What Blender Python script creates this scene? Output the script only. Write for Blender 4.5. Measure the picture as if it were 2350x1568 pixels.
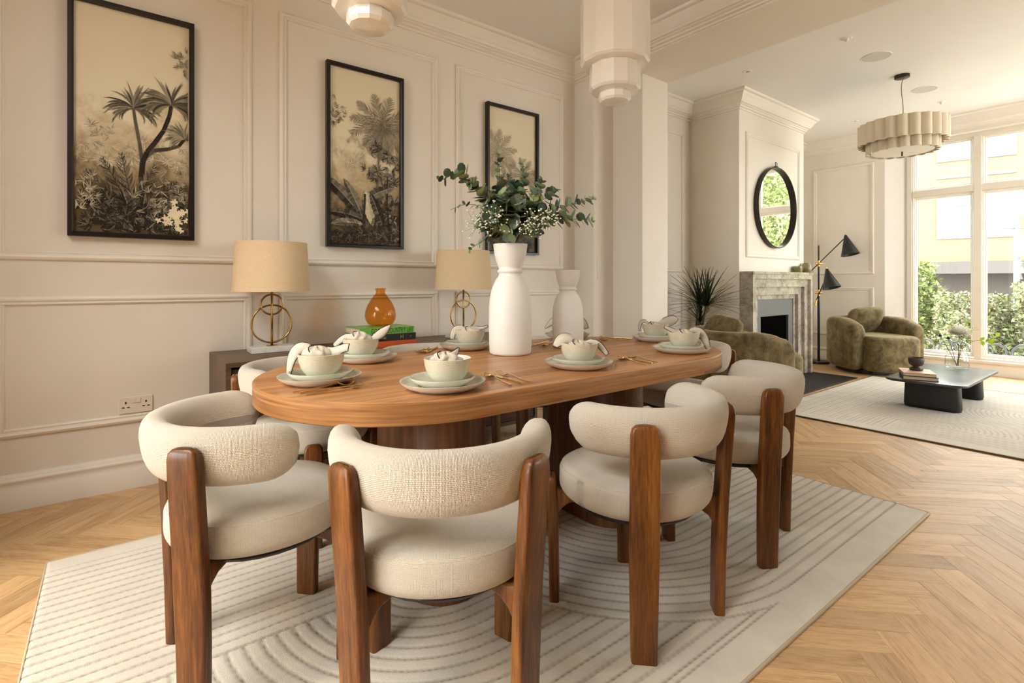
import bpy, math, random
import numpy as np
from mathutils import Vector, Matrix

for _o in list(bpy.data.objects):
    bpy.data.objects.remove(_o)
SC = bpy.context.scene
COL = SC.collection
PI = math.pi
R_ = random.Random(7)

# ------------------------------------------------------------------ camera, world, light, exposure
FPX, CXP, HYP, CAMH = 1188.0, 1175.0, 648.0, 1.10          # focal length and horizon in the 2350x1568 frame
YAW = math.atan2(2710 - CXP, FPX)
FW = (-math.sin(YAW), math.cos(YAW))
RT = (math.cos(YAW), math.sin(YAW))
cam_d = bpy.data.cameras.new('camera')
cam_d.sensor_width = 36.0
cam_d.sensor_fit = 'HORIZONTAL'
cam_d.lens = FPX / 2350 * 36.0
cam_d.shift_y = (HYP - 784.0) / 2350
cam_d.clip_start = 0.02
cam = bpy.data.objects.new('camera', cam_d)
COL.objects.link(cam)
cam.location = (0, 0, CAMH)
cam.rotation_euler = (PI / 2, 0, YAW)
SC.camera = cam

wd = bpy.data.worlds.new('overcast_sky')
SC.world = wd
wd.use_nodes = True
wd.node_tree.nodes['Background'].inputs[0].default_value = (0.975, 0.985, 1.0, 1)
wd.node_tree.nodes['Background'].inputs[1].default_value = 8.0

def portal(name, loc, rot, sx, sy):
    l = bpy.data.lights.new(name, 'AREA')
    l.shape = 'RECTANGLE'
    l.size, l.size_y = sx, sy
    l.cycles.is_portal = True
    o = bpy.data.objects.new(name, l)
    o.location = loc
    o.rotation_euler = rot
    COL.objects.link(o)
# the front window and the added unseen openings that let daylight in (sampling portals, no light of their own)
portal('daylight_front_window', (-0.14, 8.36, 1.53), (-PI / 2, 0, 0), 4.1, 2.7)
portal('daylight_added_side_window', (2.62, 6.35, 1.55), (PI / 2, 0, PI / 2), 1.66, 2.1)
portal('daylight_added_garden_doors', (-1.40, -4.92, 1.38), (PI / 2, 0, 0), 3.2, 2.74)
portal('daylight_added_rooflight', (-0.90, -1.65, 3.26), (0, 0, 0), 2.6, 1.5)

SC.view_settings.view_transform = 'Standard'
SC.view_settings.look = 'None'
SC.view_settings.gamma = 1.0
SC.view_settings.use_curve_mapping = False
SC.view_settings.exposure = 0.76
cy = SC.cycles
cy.max_bounces = 6
cy.diffuse_bounces = 4
cy.use_adaptive_sampling = True
cy.adaptive_threshold = 0.08
cy.adaptive_min_samples = 20
cy.glossy_bounces = 3
cy.transmission_bounces = 6
cy.transparent_max_bounces = 10
cy.caustics_reflective = False
cy.caustics_refractive = False
cy.sample_clamp_indirect = 6.0

# ------------------------------------------------------------------ pixel -> place helpers (a pixel gives a direction, the plane gives the distance)
def ray(px):
    k = (px - CXP) / FPX
    return (FW[0] + RT[0] * k, FW[1] + RT[1] * k)
def PZ(px, py, z):
    d = (CAMH - z) * FPX / (py - HYP)
    r = ray(px)
    return Vector((r[0] * d, r[1] * d, z))
def PX(px, py, x):
    r = ray(px); d = x / r[0]
    return Vector((x, r[1] * d, CAMH - d * (py - HYP) / FPX))
def PY(px, py, y):
    r = ray(px); d = y / r[1]
    return Vector((r[0] * d, y, CAMH - d * (py - HYP) / FPX))
def PD(px, py, d):
    r = ray(px)
    return Vector((r[0] * d, r[1] * d, CAMH - d * (py - HYP) / FPX))
def depth(p):
    return FW[0] * p[0] + FW[1] * p[1]

# ------------------------------------------------------------------ materials
MATS = {}
class NT:
    def __init__(s, name):
        s.m = bpy.data.materials.new(name); s.m.use_nodes = True
        s.t = s.m.node_tree; s.b = s.t.nodes['Principled BSDF']
        s.out = s.t.nodes['Material Output']
    def n(s, ty, **k):
        nd = s.t.nodes.new('ShaderNode' + ty)
        for a, v in k.items():
            setattr(nd, a, v)
        return nd
    def l(s, a, b):
        s.t.links.new(a, b)
    def coord(s, which='Object', scale=(1, 1, 1), rot=(0, 0, 0)):
        tc = s.n('TexCoord'); mp = s.n('Mapping')
        mp.inputs['Scale'].default_value = scale
        mp.inputs['Rotation'].default_value = rot
        s.l(tc.outputs[which], mp.inputs['Vector'])
        return mp.outputs['Vector']
    def noise(s, vec, scale, detail=3, rough=0.5, dist=0.0):
        nd = s.n('TexNoise')
        nd.inputs['Scale'].default_value = scale
        nd.inputs['Detail'].default_value = detail
        nd.inputs['Roughness'].default_value = rough
        nd.inputs['Distortion'].default_value = dist
        if vec is not None:
            s.l(vec, nd.inputs['Vector'])
        return nd.outputs['Fac']
    def ramp(s, fac, stops):
        nd = s.n('ValToRGB')
        el = nd.color_ramp.elements
        while len(el) < len(stops):
            el.new(0.5)
        for e, (p, c) in zip(el, stops):
            e.position = p
            e.color = (c[0], c[1], c[2], 1) if not isinstance(c, (int, float)) else (c, c, c, 1)
        s.l(fac, nd.inputs['Fac'])
        return nd.outputs['Color']
    def mix(s, fac, a, b, blend='MIX'):
        nd = s.n('MixRGB', blend_type=blend)
        for i, v in ((0, fac), (1, a), (2, b)):
            if hasattr(v, 'is_linked') or hasattr(v, 'links'):
                s.l(v, nd.inputs[i])
            elif isinstance(v, (int, float)):
                nd.inputs[i].default_value = v if i == 0 else (v, v, v, 1)
            else:
                nd.inputs[i].default_value = (v[0], v[1], v[2], 1)
        return nd.outputs[0]
    def math(s, op, a, b=0.0, c=None):
        nd = s.n('Math', operation=op)
        for i, v in enumerate((a, b) if c is None else (a, b, c)):
            if hasattr(v, 'links'):
                s.l(v, nd.inputs[i])
            else:
                nd.inputs[i].default_value = v
        return nd.outputs[0]
    def bump(s, h, strength=0.3, dist=0.002):
        nd = s.n('Bump')
        nd.inputs['Strength'].default_value = strength
        nd.inputs['Distance'].default_value = dist
        s.l(h, nd.inputs['Height'])
        s.l(nd.outputs['Normal'], s.b.inputs['Normal'])
    def col(s, v):
        if hasattr(v, 'links'):
            s.l(v, s.b.inputs['Base Color'])
        else:
            s.b.inputs['Base Color'].default_value = (v[0], v[1], v[2], 1)
    def set(s, **k):
        for a, v in k.items():
            nm = {'rough': 'Roughness', 'metal': 'Metallic', 'spec': 'Specular IOR Level', 'coat': 'Coat Weight', 'sheen': 'Sheen Weight',
                  'trans': 'Transmission Weight', 'ior': 'IOR', 'sss': 'Subsurface Weight', 'alpha': 'Alpha'}[a]
            if hasattr(v, 'links'):
                s.l(v, s.b.inputs[nm])
            else:
                s.b.inputs[nm].default_value = v
        return s

def plain(name, c, rough=0.5, metal=0.0, spec=0.5, vary=0.06, nscale=14.0, bump=0.0, bscale=120.0, **k):
    t = NT(name)
    v = t.coord('Object')
    n = t.noise(v, nscale, 1 if vary <= .02 else 3)
    d = tuple(max(0, x * (1 - vary)) for x in c)
    u = tuple(min(1, x * (1 + vary)) for x in c)
    t.col(t.ramp(n, [(0.3, d), (0.7, u)]))
    t.set(rough=rough, metal=metal, spec=spec, **k)
    if bump:
        t.bump(t.noise(v, bscale, 3), bump, 0.002)
    MATS[name] = t.m
    return t.m

def wood(name, dark, mid, light, axis='z', rough=0.4, fine=90.0, ring=9.0, coords='Object', coat=0.0, stretch=0.06, random_off=False):
    t = NT(name)
    sc = {'x': (stretch, 1, 1), 'y': (1, stretch, 1), 'z': (1, 1, stretch)}[axis]
    v = t.coord(coords, sc)
    if random_off:
        oi = t.n('ObjectInfo'); vm = t.n('VectorMath', operation='MULTIPLY_ADD')
        cmb = t.n('CombineXYZ')
        t.l(oi.outputs['Random'], cmb.inputs[0]); t.l(oi.outputs['Random'], cmb.inputs[1]); t.l(oi.outputs['Random'], cmb.inputs[2])
        t.l(cmb.outputs[0], vm.inputs[0]); vm.inputs[1].default_value = (17, 31, 13); t.l(v, vm.inputs[2])
        v = vm.outputs[0]
    a = t.noise(v, ring, 5, 0.55, 0.8)
    b = t.noise(v, fine, 4, 0.6)
    c = t.mix(0.42, a, b)
    t.col(t.ramp(c, [(0.34, dark), (0.5, mid), (0.66, light)]))
    t.set(rough=rough, spec=0.4, coat=coat)
    t.bump(b, 0.12, 0.001)
    MATS[name] = t.m
    return t.m

plain('wall_paint', (0.80, 0.735, 0.645), 0.6, vary=0.015, nscale=3)
plain('ceiling_paint', (0.84, 0.815, 0.775), 0.7, vary=0.01, nscale=2)
plain('trim_paint', (0.83, 0.77, 0.68), 0.42, vary=0.012, nscale=4)
plain('window_paint', (0.80, 0.74, 0.64), 0.35, vary=0.01, nscale=4)
plain('white_paint', (0.86, 0.83, 0.78), 0.4, vary=0.01)
plain('black_frame', (0.006, 0.005, 0.005), 0.35, vary=0.1)
plain('black_metal', (0.010, 0.010, 0.011), 0.42, spec=0.5, vary=0.1)
plain('dark_bronze', (0.030, 0.022, 0.016), 0.4, metal=0.5, vary=0.15)
plain('brass', (0.72, 0.44, 0.13), 0.22, metal=1.0, vary=0.05)
plain('antique_brass', (0.46, 0.29, 0.10), 0.26, metal=1.0, vary=0.06)
plain('gold_steel', (0.86, 0.62, 0.31), 0.36, metal=1.0, vary=0.04)
plain('chrome', (0.7, 0.7, 0.7), 0.15, metal=1.0)
plain('socket_white', (0.78, 0.70, 0.58), 0.3, vary=0.01)
plain('hole_black', (0.004, 0.004, 0.004), 0.6)
plain('opening_dark_plate', (0.0025, 0.0023, 0.002), 0.9, spec=0.0)
plain('slip_steel', (0.135, 0.135, 0.135), 0.42, vary=0.03, nscale=5)
plain('slate', (0.010, 0.009, 0.009), 0.5, vary=0.2, spec=0.25)
plain('ceramic_white', (0.80, 0.775, 0.72), 0.55, vary=0.02, bump=0.15, bscale=16)
plain('book_paper', (0.72, 0.60, 0.42), 0.8, vary=0.05, nscale=200)
plain('candle_glass', (0.17, 0.17, 0.025), 0.08, vary=0.05, coat=0.6)
plain('stone_bowl', (0.040, 0.030, 0.024), 0.55, vary=0.15, nscale=40, bump=0.1)
plain('napkin_cloth', (0.62, 0.545, 0.445), 0.85, vary=0.03, nscale=30, bump=0.25, bscale=700, sheen=0.2)
plain('napkin_edge', (0.012, 0.012, 0.016), 0.8, vary=0.1)
plain('speaker_cloth', (0.62, 0.60, 0.54), 0.8, vary=0.03, nscale=300)
plain('shade_silk', (0.72, 0.63, 0.48), 0.6, vary=0.02, spec=0.3)
plain('diffuser', (0.86, 0.80, 0.70), 0.4, vary=0.01)
plain('cord_tan', (0.33, 0.22, 0.10), 0.6)
plain('stem_green', (0.10, 0.13, 0.035), 0.6, vary=0.2)
plain('stem_brown', (0.10, 0.06, 0.025), 0.7, vary=0.2)
plain('petal_white', (0.85, 0.83, 0.70), 0.6, vary=0.05)
plain('thistle', (0.035, 0.038, 0.06), 0.7, vary=0.3)
plain('pot_grey', (0.12, 0.11, 0.10), 0.6)
plain('soil', (0.03, 0.02, 0.012), 0.9)
plain('yellow_brick', (0.165, 0.125, 0.068), 0.8, vary=0.06, nscale=0.8)
plain('grey_render', (0.075, 0.066, 0.06), 0.8, vary=0.08, nscale=1.0)
plain('dark_render', (0.045, 0.036, 0.03), 0.8, vary=0.08, nscale=1.0)
plain('far_glass', (0.092, 0.104, 0.096), 0.7, vary=0.12, nscale=0.6)
plain('far_frame', (0.125, 0.125, 0.13), 0.5)
plain('pavement', (0.60, 0.58, 0.54), 0.85, vary=0.06)
plain('grey_iron', (0.10, 0.105, 0.12), 0.5)
plain('door_frame_grey', (0.10, 0.10, 0.10), 0.5)
plain('lacquer_table', (0.028, 0.025, 0.024), 0.30, spec=0.6, vary=0.25, nscale=60)
plain('lacquer_leg', (0.006, 0.0055, 0.005), 0.5, vary=0.2)
wood('walnut', (0.20, 0.076, 0.024), (0.455, 0.212, 0.076), (0.62, 0.345, 0.145), 'x', 0.36, fine=85, ring=17, coat=0.05, coords='UV', stretch=0.035)
wood('walnut_upright', (0.055, 0.020, 0.008), (0.155, 0.062, 0.023), (0.25, 0.11, 0.045), 'z', 0.42, fine=60, ring=10)
wood('ash_stained', (0.032, 0.0095, 0.002), (0.130, 0.043, 0.0078), (0.26, 0.101, 0.021), 'z', 0.34, fine=190, ring=22, coat=0.1, random_off=True)
wood('sideboard_wood', (0.024, 0.008, 0.003), (0.062, 0.021, 0.007), (0.10, 0.037, 0.013), 'y', 0.4, fine=60, ring=8)
wood('sideboard_carcass', (0.06, 0.03, 0.017), (0.10, 0.055, 0.032), (0.14, 0.082, 0.048), 'y', 0.4, fine=60, ring=8)

def marble(name, base, vein, scale, rough=0.2, coat=0.2, contrast=(0.35, 0.65), distort=1.5):
    t = NT(name)
    v = t.coord('Object')
    a = t.noise(v, scale, 8, 0.62, distort)
    b = t.noise(v, scale * 5, 6, 0.6, 0.6)
    t.col(t.ramp(t.mix(0.4, a, b), [(contrast[0], vein), (contrast[1], base)]))
    t.set(rough=rough, coat=coat)
    MATS[name] = t.m
marble('marble_white', (0.80, 0.78, 0.74), (0.66, 0.64, 0.60), 10)
marble('marble_brown', (0.52, 0.46, 0.385), (0.13, 0.088, 0.056), 5.0, 0.20, 0.3, (0.28, 0.58), 1.2)

def weave(name, base, dark, scale, bump=0.6, dist=0.0025, sheen=0.3):
    # basket weave: over/under threads in the surface's own UV metres
    t = NT(name)
    v = t.coord('UV', (scale, scale, 1))
    wob = t.n('TexNoise'); wob.inputs['Scale'].default_value = 0.7; t.l(v, wob.inputs['Vector'])
    vm = t.n('VectorMath', operation='MULTIPLY_ADD')
    t.l(wob.outputs['Color'], vm.inputs[0]); vm.inputs[1].default_value = (0.55, 0.55, 0); t.l(v, vm.inputs[2])
    sx = t.n('SeparateXYZ'); t.l(vm.outputs[0], sx.inputs[0])
    a = t.math('SINE', t.math('MULTIPLY', sx.outputs[0], PI))
    b = t.math('SINE', t.math('MULTIPLY', sx.outputs[1], PI))
    ab = t.math('MULTIPLY', a, b)
    a2 = t.math('ABSOLUTE', a); b2 = t.math('ABSOLUTE', b)
    st = t.math('GREATER_THAN', ab, 0.0)
    h = t.n('MixRGB'); t.l(st, h.inputs[0]); t.l(a2, h.inputs[1]); t.l(b2, h.inputs[2])
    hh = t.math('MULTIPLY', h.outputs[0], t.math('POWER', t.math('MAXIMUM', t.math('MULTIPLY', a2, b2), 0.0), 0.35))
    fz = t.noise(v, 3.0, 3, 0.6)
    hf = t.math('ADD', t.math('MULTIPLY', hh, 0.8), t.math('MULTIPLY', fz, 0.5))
    t.col(t.ramp(hf, [(0.25, dark), (0.75, base)]))  # weave shade put into the colour: gaps between threads darkened
    t.set(rough=0.9, spec=0.2, sheen=sheen)
    t.bump(hf, bump, dist)
    MATS[name] = t.m
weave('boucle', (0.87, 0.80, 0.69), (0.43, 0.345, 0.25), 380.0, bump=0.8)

def linen(name, c, scale=900):
    t = NT(name)
    v = t.coord('Object')
    a = t.noise(t.coord('Object', (1, 1, 0.06)), scale * 0.6, 2)
    b = t.noise(t.coord('Object', (0.06, 0.06, 1)), scale * 0.6, 2)
    t.col(t.ramp(t.mix(0.5, a, b), [(0.3, tuple(x * 0.82 for x in c)), (0.7, c)]))
    t.set(rough=0.85, spec=0.2)
    MATS[name] = t.m
linen('lamp_linen', (0.78, 0.60, 0.38))

def velvet(name, dark, light):
    t = NT(name)
    v = t.coord('Object', (1, 1, 0.8))
    a = t.noise(v, 9, 6, 0.7, 0.5)
    b = t.noise(t.coord('Object', (1, 1, 0.4)), 110, 3)
    t.col(t.ramp(t.mix(0.16, a, b), [(0.38, dark), (0.62, light)]))
    t.set(rough=0.75, spec=0.2, sheen=0.6)
    t.b.inputs['Sheen Tint'].default_value = (0.55, 0.46, 0.28, 1)
    t.bump(b, 0.15, 0.002)
    MATS[name] = t.m
velvet('velvet_olive', (0.060, 0.042, 0.015), (0.215, 0.163, 0.077))

def speckle(name, top, low, spot):
    # reactive glaze: pale green below, sandy speckled rim
    t = NT(name)
    v = t.coord('Object')
    sep = t.n('SeparateXYZ'); t.l(v, sep.inputs[0])
    h = t.n('MapRange'); h.inputs['From Min'].default_value = 0.015; h.inputs['From Max'].default_value = 0.072
    t.l(sep.outputs[2], h.inputs['Value'])
    n1 = t.noise(v, 330, 3, 0.6)
    n2 = t.noise(v, 28, 3)
    f = t.math('ADD', h.outputs[0], t.math('MULTIPLY', t.math('SUBTRACT', n2, 0.5), 1.2))
    base = t.mix(f, low, top)
    sp = t.ramp(n1, [(0.53, 0.0), (0.62, 1.0)])
    spf = t.math('MULTIPLY', sp, t.math('MAXIMUM', t.math('MULTIPLY', f, 0.55), 0.12))
    t.col(t.mix(spf, base, spot))
    t.set(rough=0.25, spec=0.5, coat=0.3)
    MATS[name] = t.m
speckle('glaze_speckled', (0.64, 0.565, 0.42), (0.66, 0.665, 0.54), (0.34, 0.25, 0.13))
plain('glaze_plain', (0.78, 0.72, 0.63), 0.35, vary=0.02, coat=0.2)
plain('glaze_inside', (0.84, 0.84, 0.80), 0.2, vary=0.01, coat=0.4)
plain('glaze_mint', (0.60, 0.59, 0.48), 0.22, vary=0.08, nscale=60, coat=0.4)
plain('glaze_rim', (0.74, 0.72, 0.62), 0.25, vary=0.03, coat=0.3)
plain('boucle_seam', (0.60, 0.52, 0.42), 0.9)

def oak_floor():
    t = NT('oak_plank')
    oi = t.n('ObjectInfo'); at = t.n('Attribute', attribute_name='tint')
    rnd = t.math('FRACT', t.math('ADD', t.math('MULTIPLY', oi.outputs['Random'], 7.31), at.outputs['Fac']))
    tc = t.n('TexCoord'); mp = t.n('Mapping'); mp.inputs['Scale'].default_value = (1, 0.10, 1)
    t.l(tc.outputs['UV'], mp.inputs['Vector'])
    cmb = t.n('CombineXYZ'); t.l(rnd, cmb.inputs[0]); t.l(rnd, cmb.inputs[1])
    vm = t.n('VectorMath', operation='MULTIPLY_ADD'); t.l(cmb.outputs[0], vm.inputs[0]); vm.inputs[1].default_value = (37, 53, 0)
    t.l(mp.outputs['Vector'], vm.inputs[2])
    v = vm.outputs[0]
    a = t.noise(v, 16, 5, 0.6, 1.4)
    b = t.noise(v, 150, 4, 0.65)
    c = t.mix(0.45, a, b)
    g = t.ramp(c, [(0.33, (0.37, 0.205, 0.085)), (0.5, (0.585, 0.375, 0.185)), (0.68, (0.69, 0.475, 0.265))])
    tone = t.ramp(rnd, [(0.0, 0.80), (0.5, 0.96), (1.0, 1.10)])
    t.col(t.mix(1.0, g, tone, 'MULTIPLY'))
    t.set(rough=t.math('ADD', t.math('MULTIPLY', b, 0.2), 0.33), spec=0.35)
    t.bump(b, 0.10, 0.001)
    MATS['oak_plank'] = t.m
oak_floor()
plain('floor_gap', (0.10, 0.055, 0.022), 0.8)

def rug_mat(name, c, d):
    t = NT(name)
    at = t.n('Attribute', attribute_name='groove')
    v = t.coord('Object')
    n = t.noise(v, 5.5, 4, 0.6, 0.6)
    f = t.noise(v, 330, 3, 0.7)
    pile = t.ramp(t.mix(0.35, n, f), [(0.32, tuple(x * 0.86 for x in c)), (0.66, tuple(min(1, x * 1.06) for x in c))])
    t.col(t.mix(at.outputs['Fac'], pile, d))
    t.set(rough=0.95, spec=0.1, sheen=0.3)
    t.bump(f, 0.5, 0.004)
    MATS[name] = t.m
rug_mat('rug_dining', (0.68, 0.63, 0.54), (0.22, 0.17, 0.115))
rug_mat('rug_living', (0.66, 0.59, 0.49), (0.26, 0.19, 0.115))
plain('rug_binding', (0.50, 0.42, 0.30), 0.9)
plain('rug_binding_dark', (0.10, 0.065, 0.03), 0.9)

def leaf_mat(name, cs, rough=0.5, trans=0.15):
    t = NT(name)
    oi = t.n('ObjectInfo')
    at = t.n('Attribute', attribute_name='tint')
    rnd = t.math('FRACT', t.math('ADD', t.math('MULTIPLY', oi.outputs['Random'], 5.7), at.outputs['Fac']))
    t.col(t.ramp(rnd, [(i / (len(cs) - 1), c) for i, c in enumerate(cs)]))
    t.set(rough=rough, spec=0.35)
    MATS[name] = t.m
leaf_mat('euca_leaf', [(0.040, 0.080, 0.045), (0.090, 0.140, 0.090), (0.165, 0.220, 0.145), (0.26, 0.315, 0.16), (0.48, 0.50, 0.25)])
leaf_mat('dracaena_leaf', [(0.008, 0.018, 0.005), (0.018, 0.034, 0.010), (0.035, 0.052, 0.014)], 0.35)
leaf_mat('street_leaf', [(0.085, 0.135, 0.025), (0.16, 0.215, 0.055), (0.245, 0.285, 0.095), (0.27, 0.26, 0.12)], 0.6)
leaf_mat('hedge_leaf', [(0.10, 0.135, 0.045), (0.20, 0.235, 0.10), (0.29, 0.30, 0.17), (0.28, 0.21, 0.13)], 0.6)

def translucent(name, c):
    t = NT(name)
    n = t.ramp(t.noise(t.coord('Object'), 30, 3), [(0.3, tuple(x * .9 for x in c)), (0.7, c)])
    d = t.n('BsdfDiffuse'); tr = t.n('BsdfTranslucent'); mx = t.n('MixShader'); mx.inputs[0].default_value = .45
    t.l(n, d.inputs[0]); t.l(n, tr.inputs[0]); t.l(d.outputs[0], mx.inputs[1]); t.l(tr.outputs[0], mx.inputs[2]); t.l(mx.outputs[0], t.out.inputs[0])
    MATS[name] = t.m
translucent('petal_backlit', (0.88, 0.86, 0.74))
translucent('lime_leaf', (0.36, 0.46, 0.05))
def art_mat():
    t = NT('sepia_print')
    at = t.n('Attribute', attribute_name='ink')
    n = t.noise(t.coord('Object'), 60, 5, 0.7)
    t.col(t.mix(1.0, at.outputs['Color'], t.ramp(n, [(0.3, 0.86), (0.7, 1.10)]), 'MULTIPLY'))
    t.set(rough=0.55, spec=0.3)
    MATS['sepia_print'] = t.m
art_mat()
def art_ground():
    t = NT('sepia_ground')
    v = t.coord('Object')
    sep = t.n('SeparateXYZ'); t.l(v, sep.inputs[0])
    n = t.noise(v, 6, 6, 0.65, 0.5)
    # misty trees printed on the lower half of the sheet
    zz = t.math('ADD', t.math('MULTIPLY', sep.outputs[2], -1.6), t.math('MULTIPLY', t.math('SUBTRACT', n, 0.5), 1.3))
    t.col(t.ramp(t.math('ADD', zz, 0.40), [(0.30, (0.78, 0.69, 0.50)), (0.55, (0.60, 0.49, 0.315)), (0.78, (0.38, 0.28, 0.155)), (1.0, (0.13, 0.085, 0.04))]))
    t.set(rough=0.55, spec=0.3)
    MATS['sepia_ground'] = t.m
art_ground()

def thin_glass(name, tint=(1, 1, 1), refl=0.06):
    t = NT(name)
    tr = t.n('BsdfTransparent'); tr.inputs[0].default_value = (*tint, 1)
    gl = t.n('BsdfGlossy'); gl.inputs['Roughness'].default_value = 0.02
    fr = t.n('LayerWeight'); fr.inputs[0].default_value = 0.5
    mx = t.n('MixShader')
    t.l(t.math('ADD', t.math('MULTIPLY', t.math('POWER', fr.outputs['Facing'], 4.0), 0.55), refl * 0.6), mx.inputs[0]); t.l(tr.outputs[0], mx.inputs[1]); t.l(gl.outputs[0], mx.inputs[2])
    t.l(mx.outputs[0], t.out.inputs[0])
    MATS[name] = t.m
thin_glass('window_glass', (0.97, 0.985, 0.975))
thin_glass('clear_glass', (0.975, 0.985, 0.98), 0.07)
thin_glass('water', (0.96, 0.97, 0.965), 0.04)
thin_glass('amber_glass', (0.935, 0.73, 0.44), 0.05)
t_ = NT('mirror_glass'); t_.col((0.93, 0.93, 0.93)); t_.set(metal=1.0, rough=0.01); MATS['mirror_glass'] = t_.m
t_ = NT('opal_glass'); t_.col((0.86, 0.82, 0.755)); t_.set(rough=0.12, coat=0.6, sss=0.25); t_.b.inputs['Subsurface Radius'].default_value = (0.05, 0.04, 0.03); MATS['opal_glass'] = t_.m
t_ = NT('vessel_green')
_v = t_.coord('Object'); _s = t_.n('SeparateXYZ'); t_.l(_v, _s.inputs[0])
t_.col(t_.ramp(_s.outputs[2], [(0.045, (0.24, 0.17, 0.085)), (0.06, (0.25, 0.22, 0.10))])); t_.set(rough=0.3, coat=0.3); MATS['vessel_green'] = t_.m
t_ = NT('cover_green')
_n = t_.noise(t_.coord('Object', (3, 3, 1)), 8, 3)
t_.col(t_.ramp(_n, [(0.4, (0.10, 0.36, 0.03)), (0.56, (0.16, 0.46, 0.05)), (0.66, (0.45, 0.42, 0.02))])); t_.set(rough=0.35); MATS['cover_green'] = t_.m
plain('cover_black', (0.012, 0.011, 0.011), 0.4)
plain('cover_orange', (0.55, 0.085, 0.012), 0.4)
plain('cover_peach', (0.62, 0.40, 0.27), 0.4)
plain('ink_black', (0.01, 0.01, 0.01), 0.5)
plain('ink_gold', (0.55, 0.36, 0.10), 0.4, metal=0.5)
plain('ink_purple', (0.16, 0.02, 0.10), 0.5)
plain('ink_grey', (0.35, 0.33, 0.30), 0.5)
# ------------------------------------------------------------------ mesh helpers
class MB:
    def __init__(s):
        s.v = []; s.f = []; s.uv = None; s.attr = None
    def add(s, vs, fs):
        b = len(s.v)
        s.v += [tuple(p) for p in vs]
        s.f += [tuple(b + i for i in f) for f in fs]
        return b
    def box(s, x0, x1, y0, y1, z0, z1):
        s.add([(x0, y0, z0), (x1, y0, z0), (x1, y1, z0), (x0, y1, z0), (x0, y0, z1), (x1, y0, z1), (x1, y1, z1), (x0, y1, z1)],
              [(0, 3, 2, 1), (4, 5, 6, 7), (0, 1, 5, 4), (1, 2, 6, 5), (2, 3, 7, 6), (3, 0, 4, 7)])
        return s
    def rings(s, rings, close_ring=True, cap=True, loop=False):
        n = len(rings[0]); b = len(s.v)
        for r in rings:
            s.v += [tuple(p) for p in r]
        m = len(rings)
        for i in range(m if loop else m - 1):
            a0 = b + i * n; a1 = b + ((i + 1) % m) * n
            for j in range(n if close_ring else n - 1):
                k = (j + 1) % n
                s.f.append((a0 + j, a0 + k, a1 + k, a1 + j))
        if cap and not loop:
            s.f.append(tuple(b + j for j in reversed(range(n))))
            s.f.append(tuple(b + (m - 1) * n + j for j in range(n)))
        return s
    def lathe(s, prof, n=32, cx=0.0, cy=0.0, cap=True, sx=1.0, sy=1.0, rot=0.0):
        rg = []
        for r, z in prof:
            rg.append([(cx + sx * r * math.cos(rot + 2 * PI * k / n), cy + sy * r * math.sin(rot + 2 * PI * k / n), z) for k in range(n)])
        return s.rings(rg, True, cap)
    def tube(s, pts, r, n=8, closed=False, cap=True):
        pts = [Vector(p) for p in pts]
        rs = r if isinstance(r, (list, tuple)) else [r] * len(pts)
        m = len(pts); rg = []
        up = None
        for i in range(m):
            if closed:
                t = (pts[(i + 1) % m] - pts[i - 1])
            else:
                t = pts[min(i + 1, m - 1)] - pts[max(i - 1, 0)]
            if t.length < 1e-9:
                t = Vector((0, 0, 1))
            t.normalize()
            if up is None:
                up = Vector((0, 0, 1)) if abs(t.z) < 0.9 else Vector((1, 0, 0))
            a = (up - t * up.dot(t))
            if a.length < 1e-6:
                a = Vector((1, 0, 0)) - t * t.x
            a.normalize(); up = a
            b = t.cross(a)
            rg.append([pts[i] + (a * math.cos(2 * PI * k / n) + b * math.sin(2 * PI * k / n)) * rs[i] for k in range(n)])
        return s.rings(rg, True, cap, closed)
    def build(s, name, mat, parent=None, smooth=False, bevel=0.0, kind=None, subd=0, autosmooth=None, seg=2):
        me = bpy.data.meshes.new(name)
        me.from_pydata(s.v, [], s.f)
        me.update()
        if s.uv:
            lay = me.uv_layers.new(name='UVMap')
            idx = np.empty(len(me.loops), dtype=np.int32)
            me.loops.foreach_get('vertex_index', idx)
            arr = np.array(s.uv, dtype=np.float32)[idx]
            lay.data.foreach_set('uv', arr.ravel())
        if mat is not None:
            me.materials.append(MATS[mat] if isinstance(mat, str) else mat)
        o = bpy.data.objects.new(name, me)
        COL.objects.link(o)
        if parent is not None:
            o.parent = parent
        if smooth:
            me.polygons.foreach_set('use_smooth', [True] * len(me.polygons))
        if bevel:
            md = o.modifiers.new('bevel', 'BEVEL'); md.width = bevel; md.segments = seg; md.limit_method = 'ANGLE'; md.angle_limit = math.radians(40)
            me.polygons.foreach_set('use_smooth', [True] * len(me.polygons))
            try:
                me.set_sharp_from_angle(angle=math.radians(50))
            except Exception:
                pass
            md.harden_normals = True
        elif autosmooth:
            me.polygons.foreach_set('use_smooth', [True] * len(me.polygons))
            me.set_sharp_from_angle(angle=math.radians(autosmooth))
        if subd:
            md = o.modifiers.new('subd', 'SUBSURF'); md.levels = subd; md.render_levels = subd
        if kind:
            o['kind'] = kind
        return o

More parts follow.
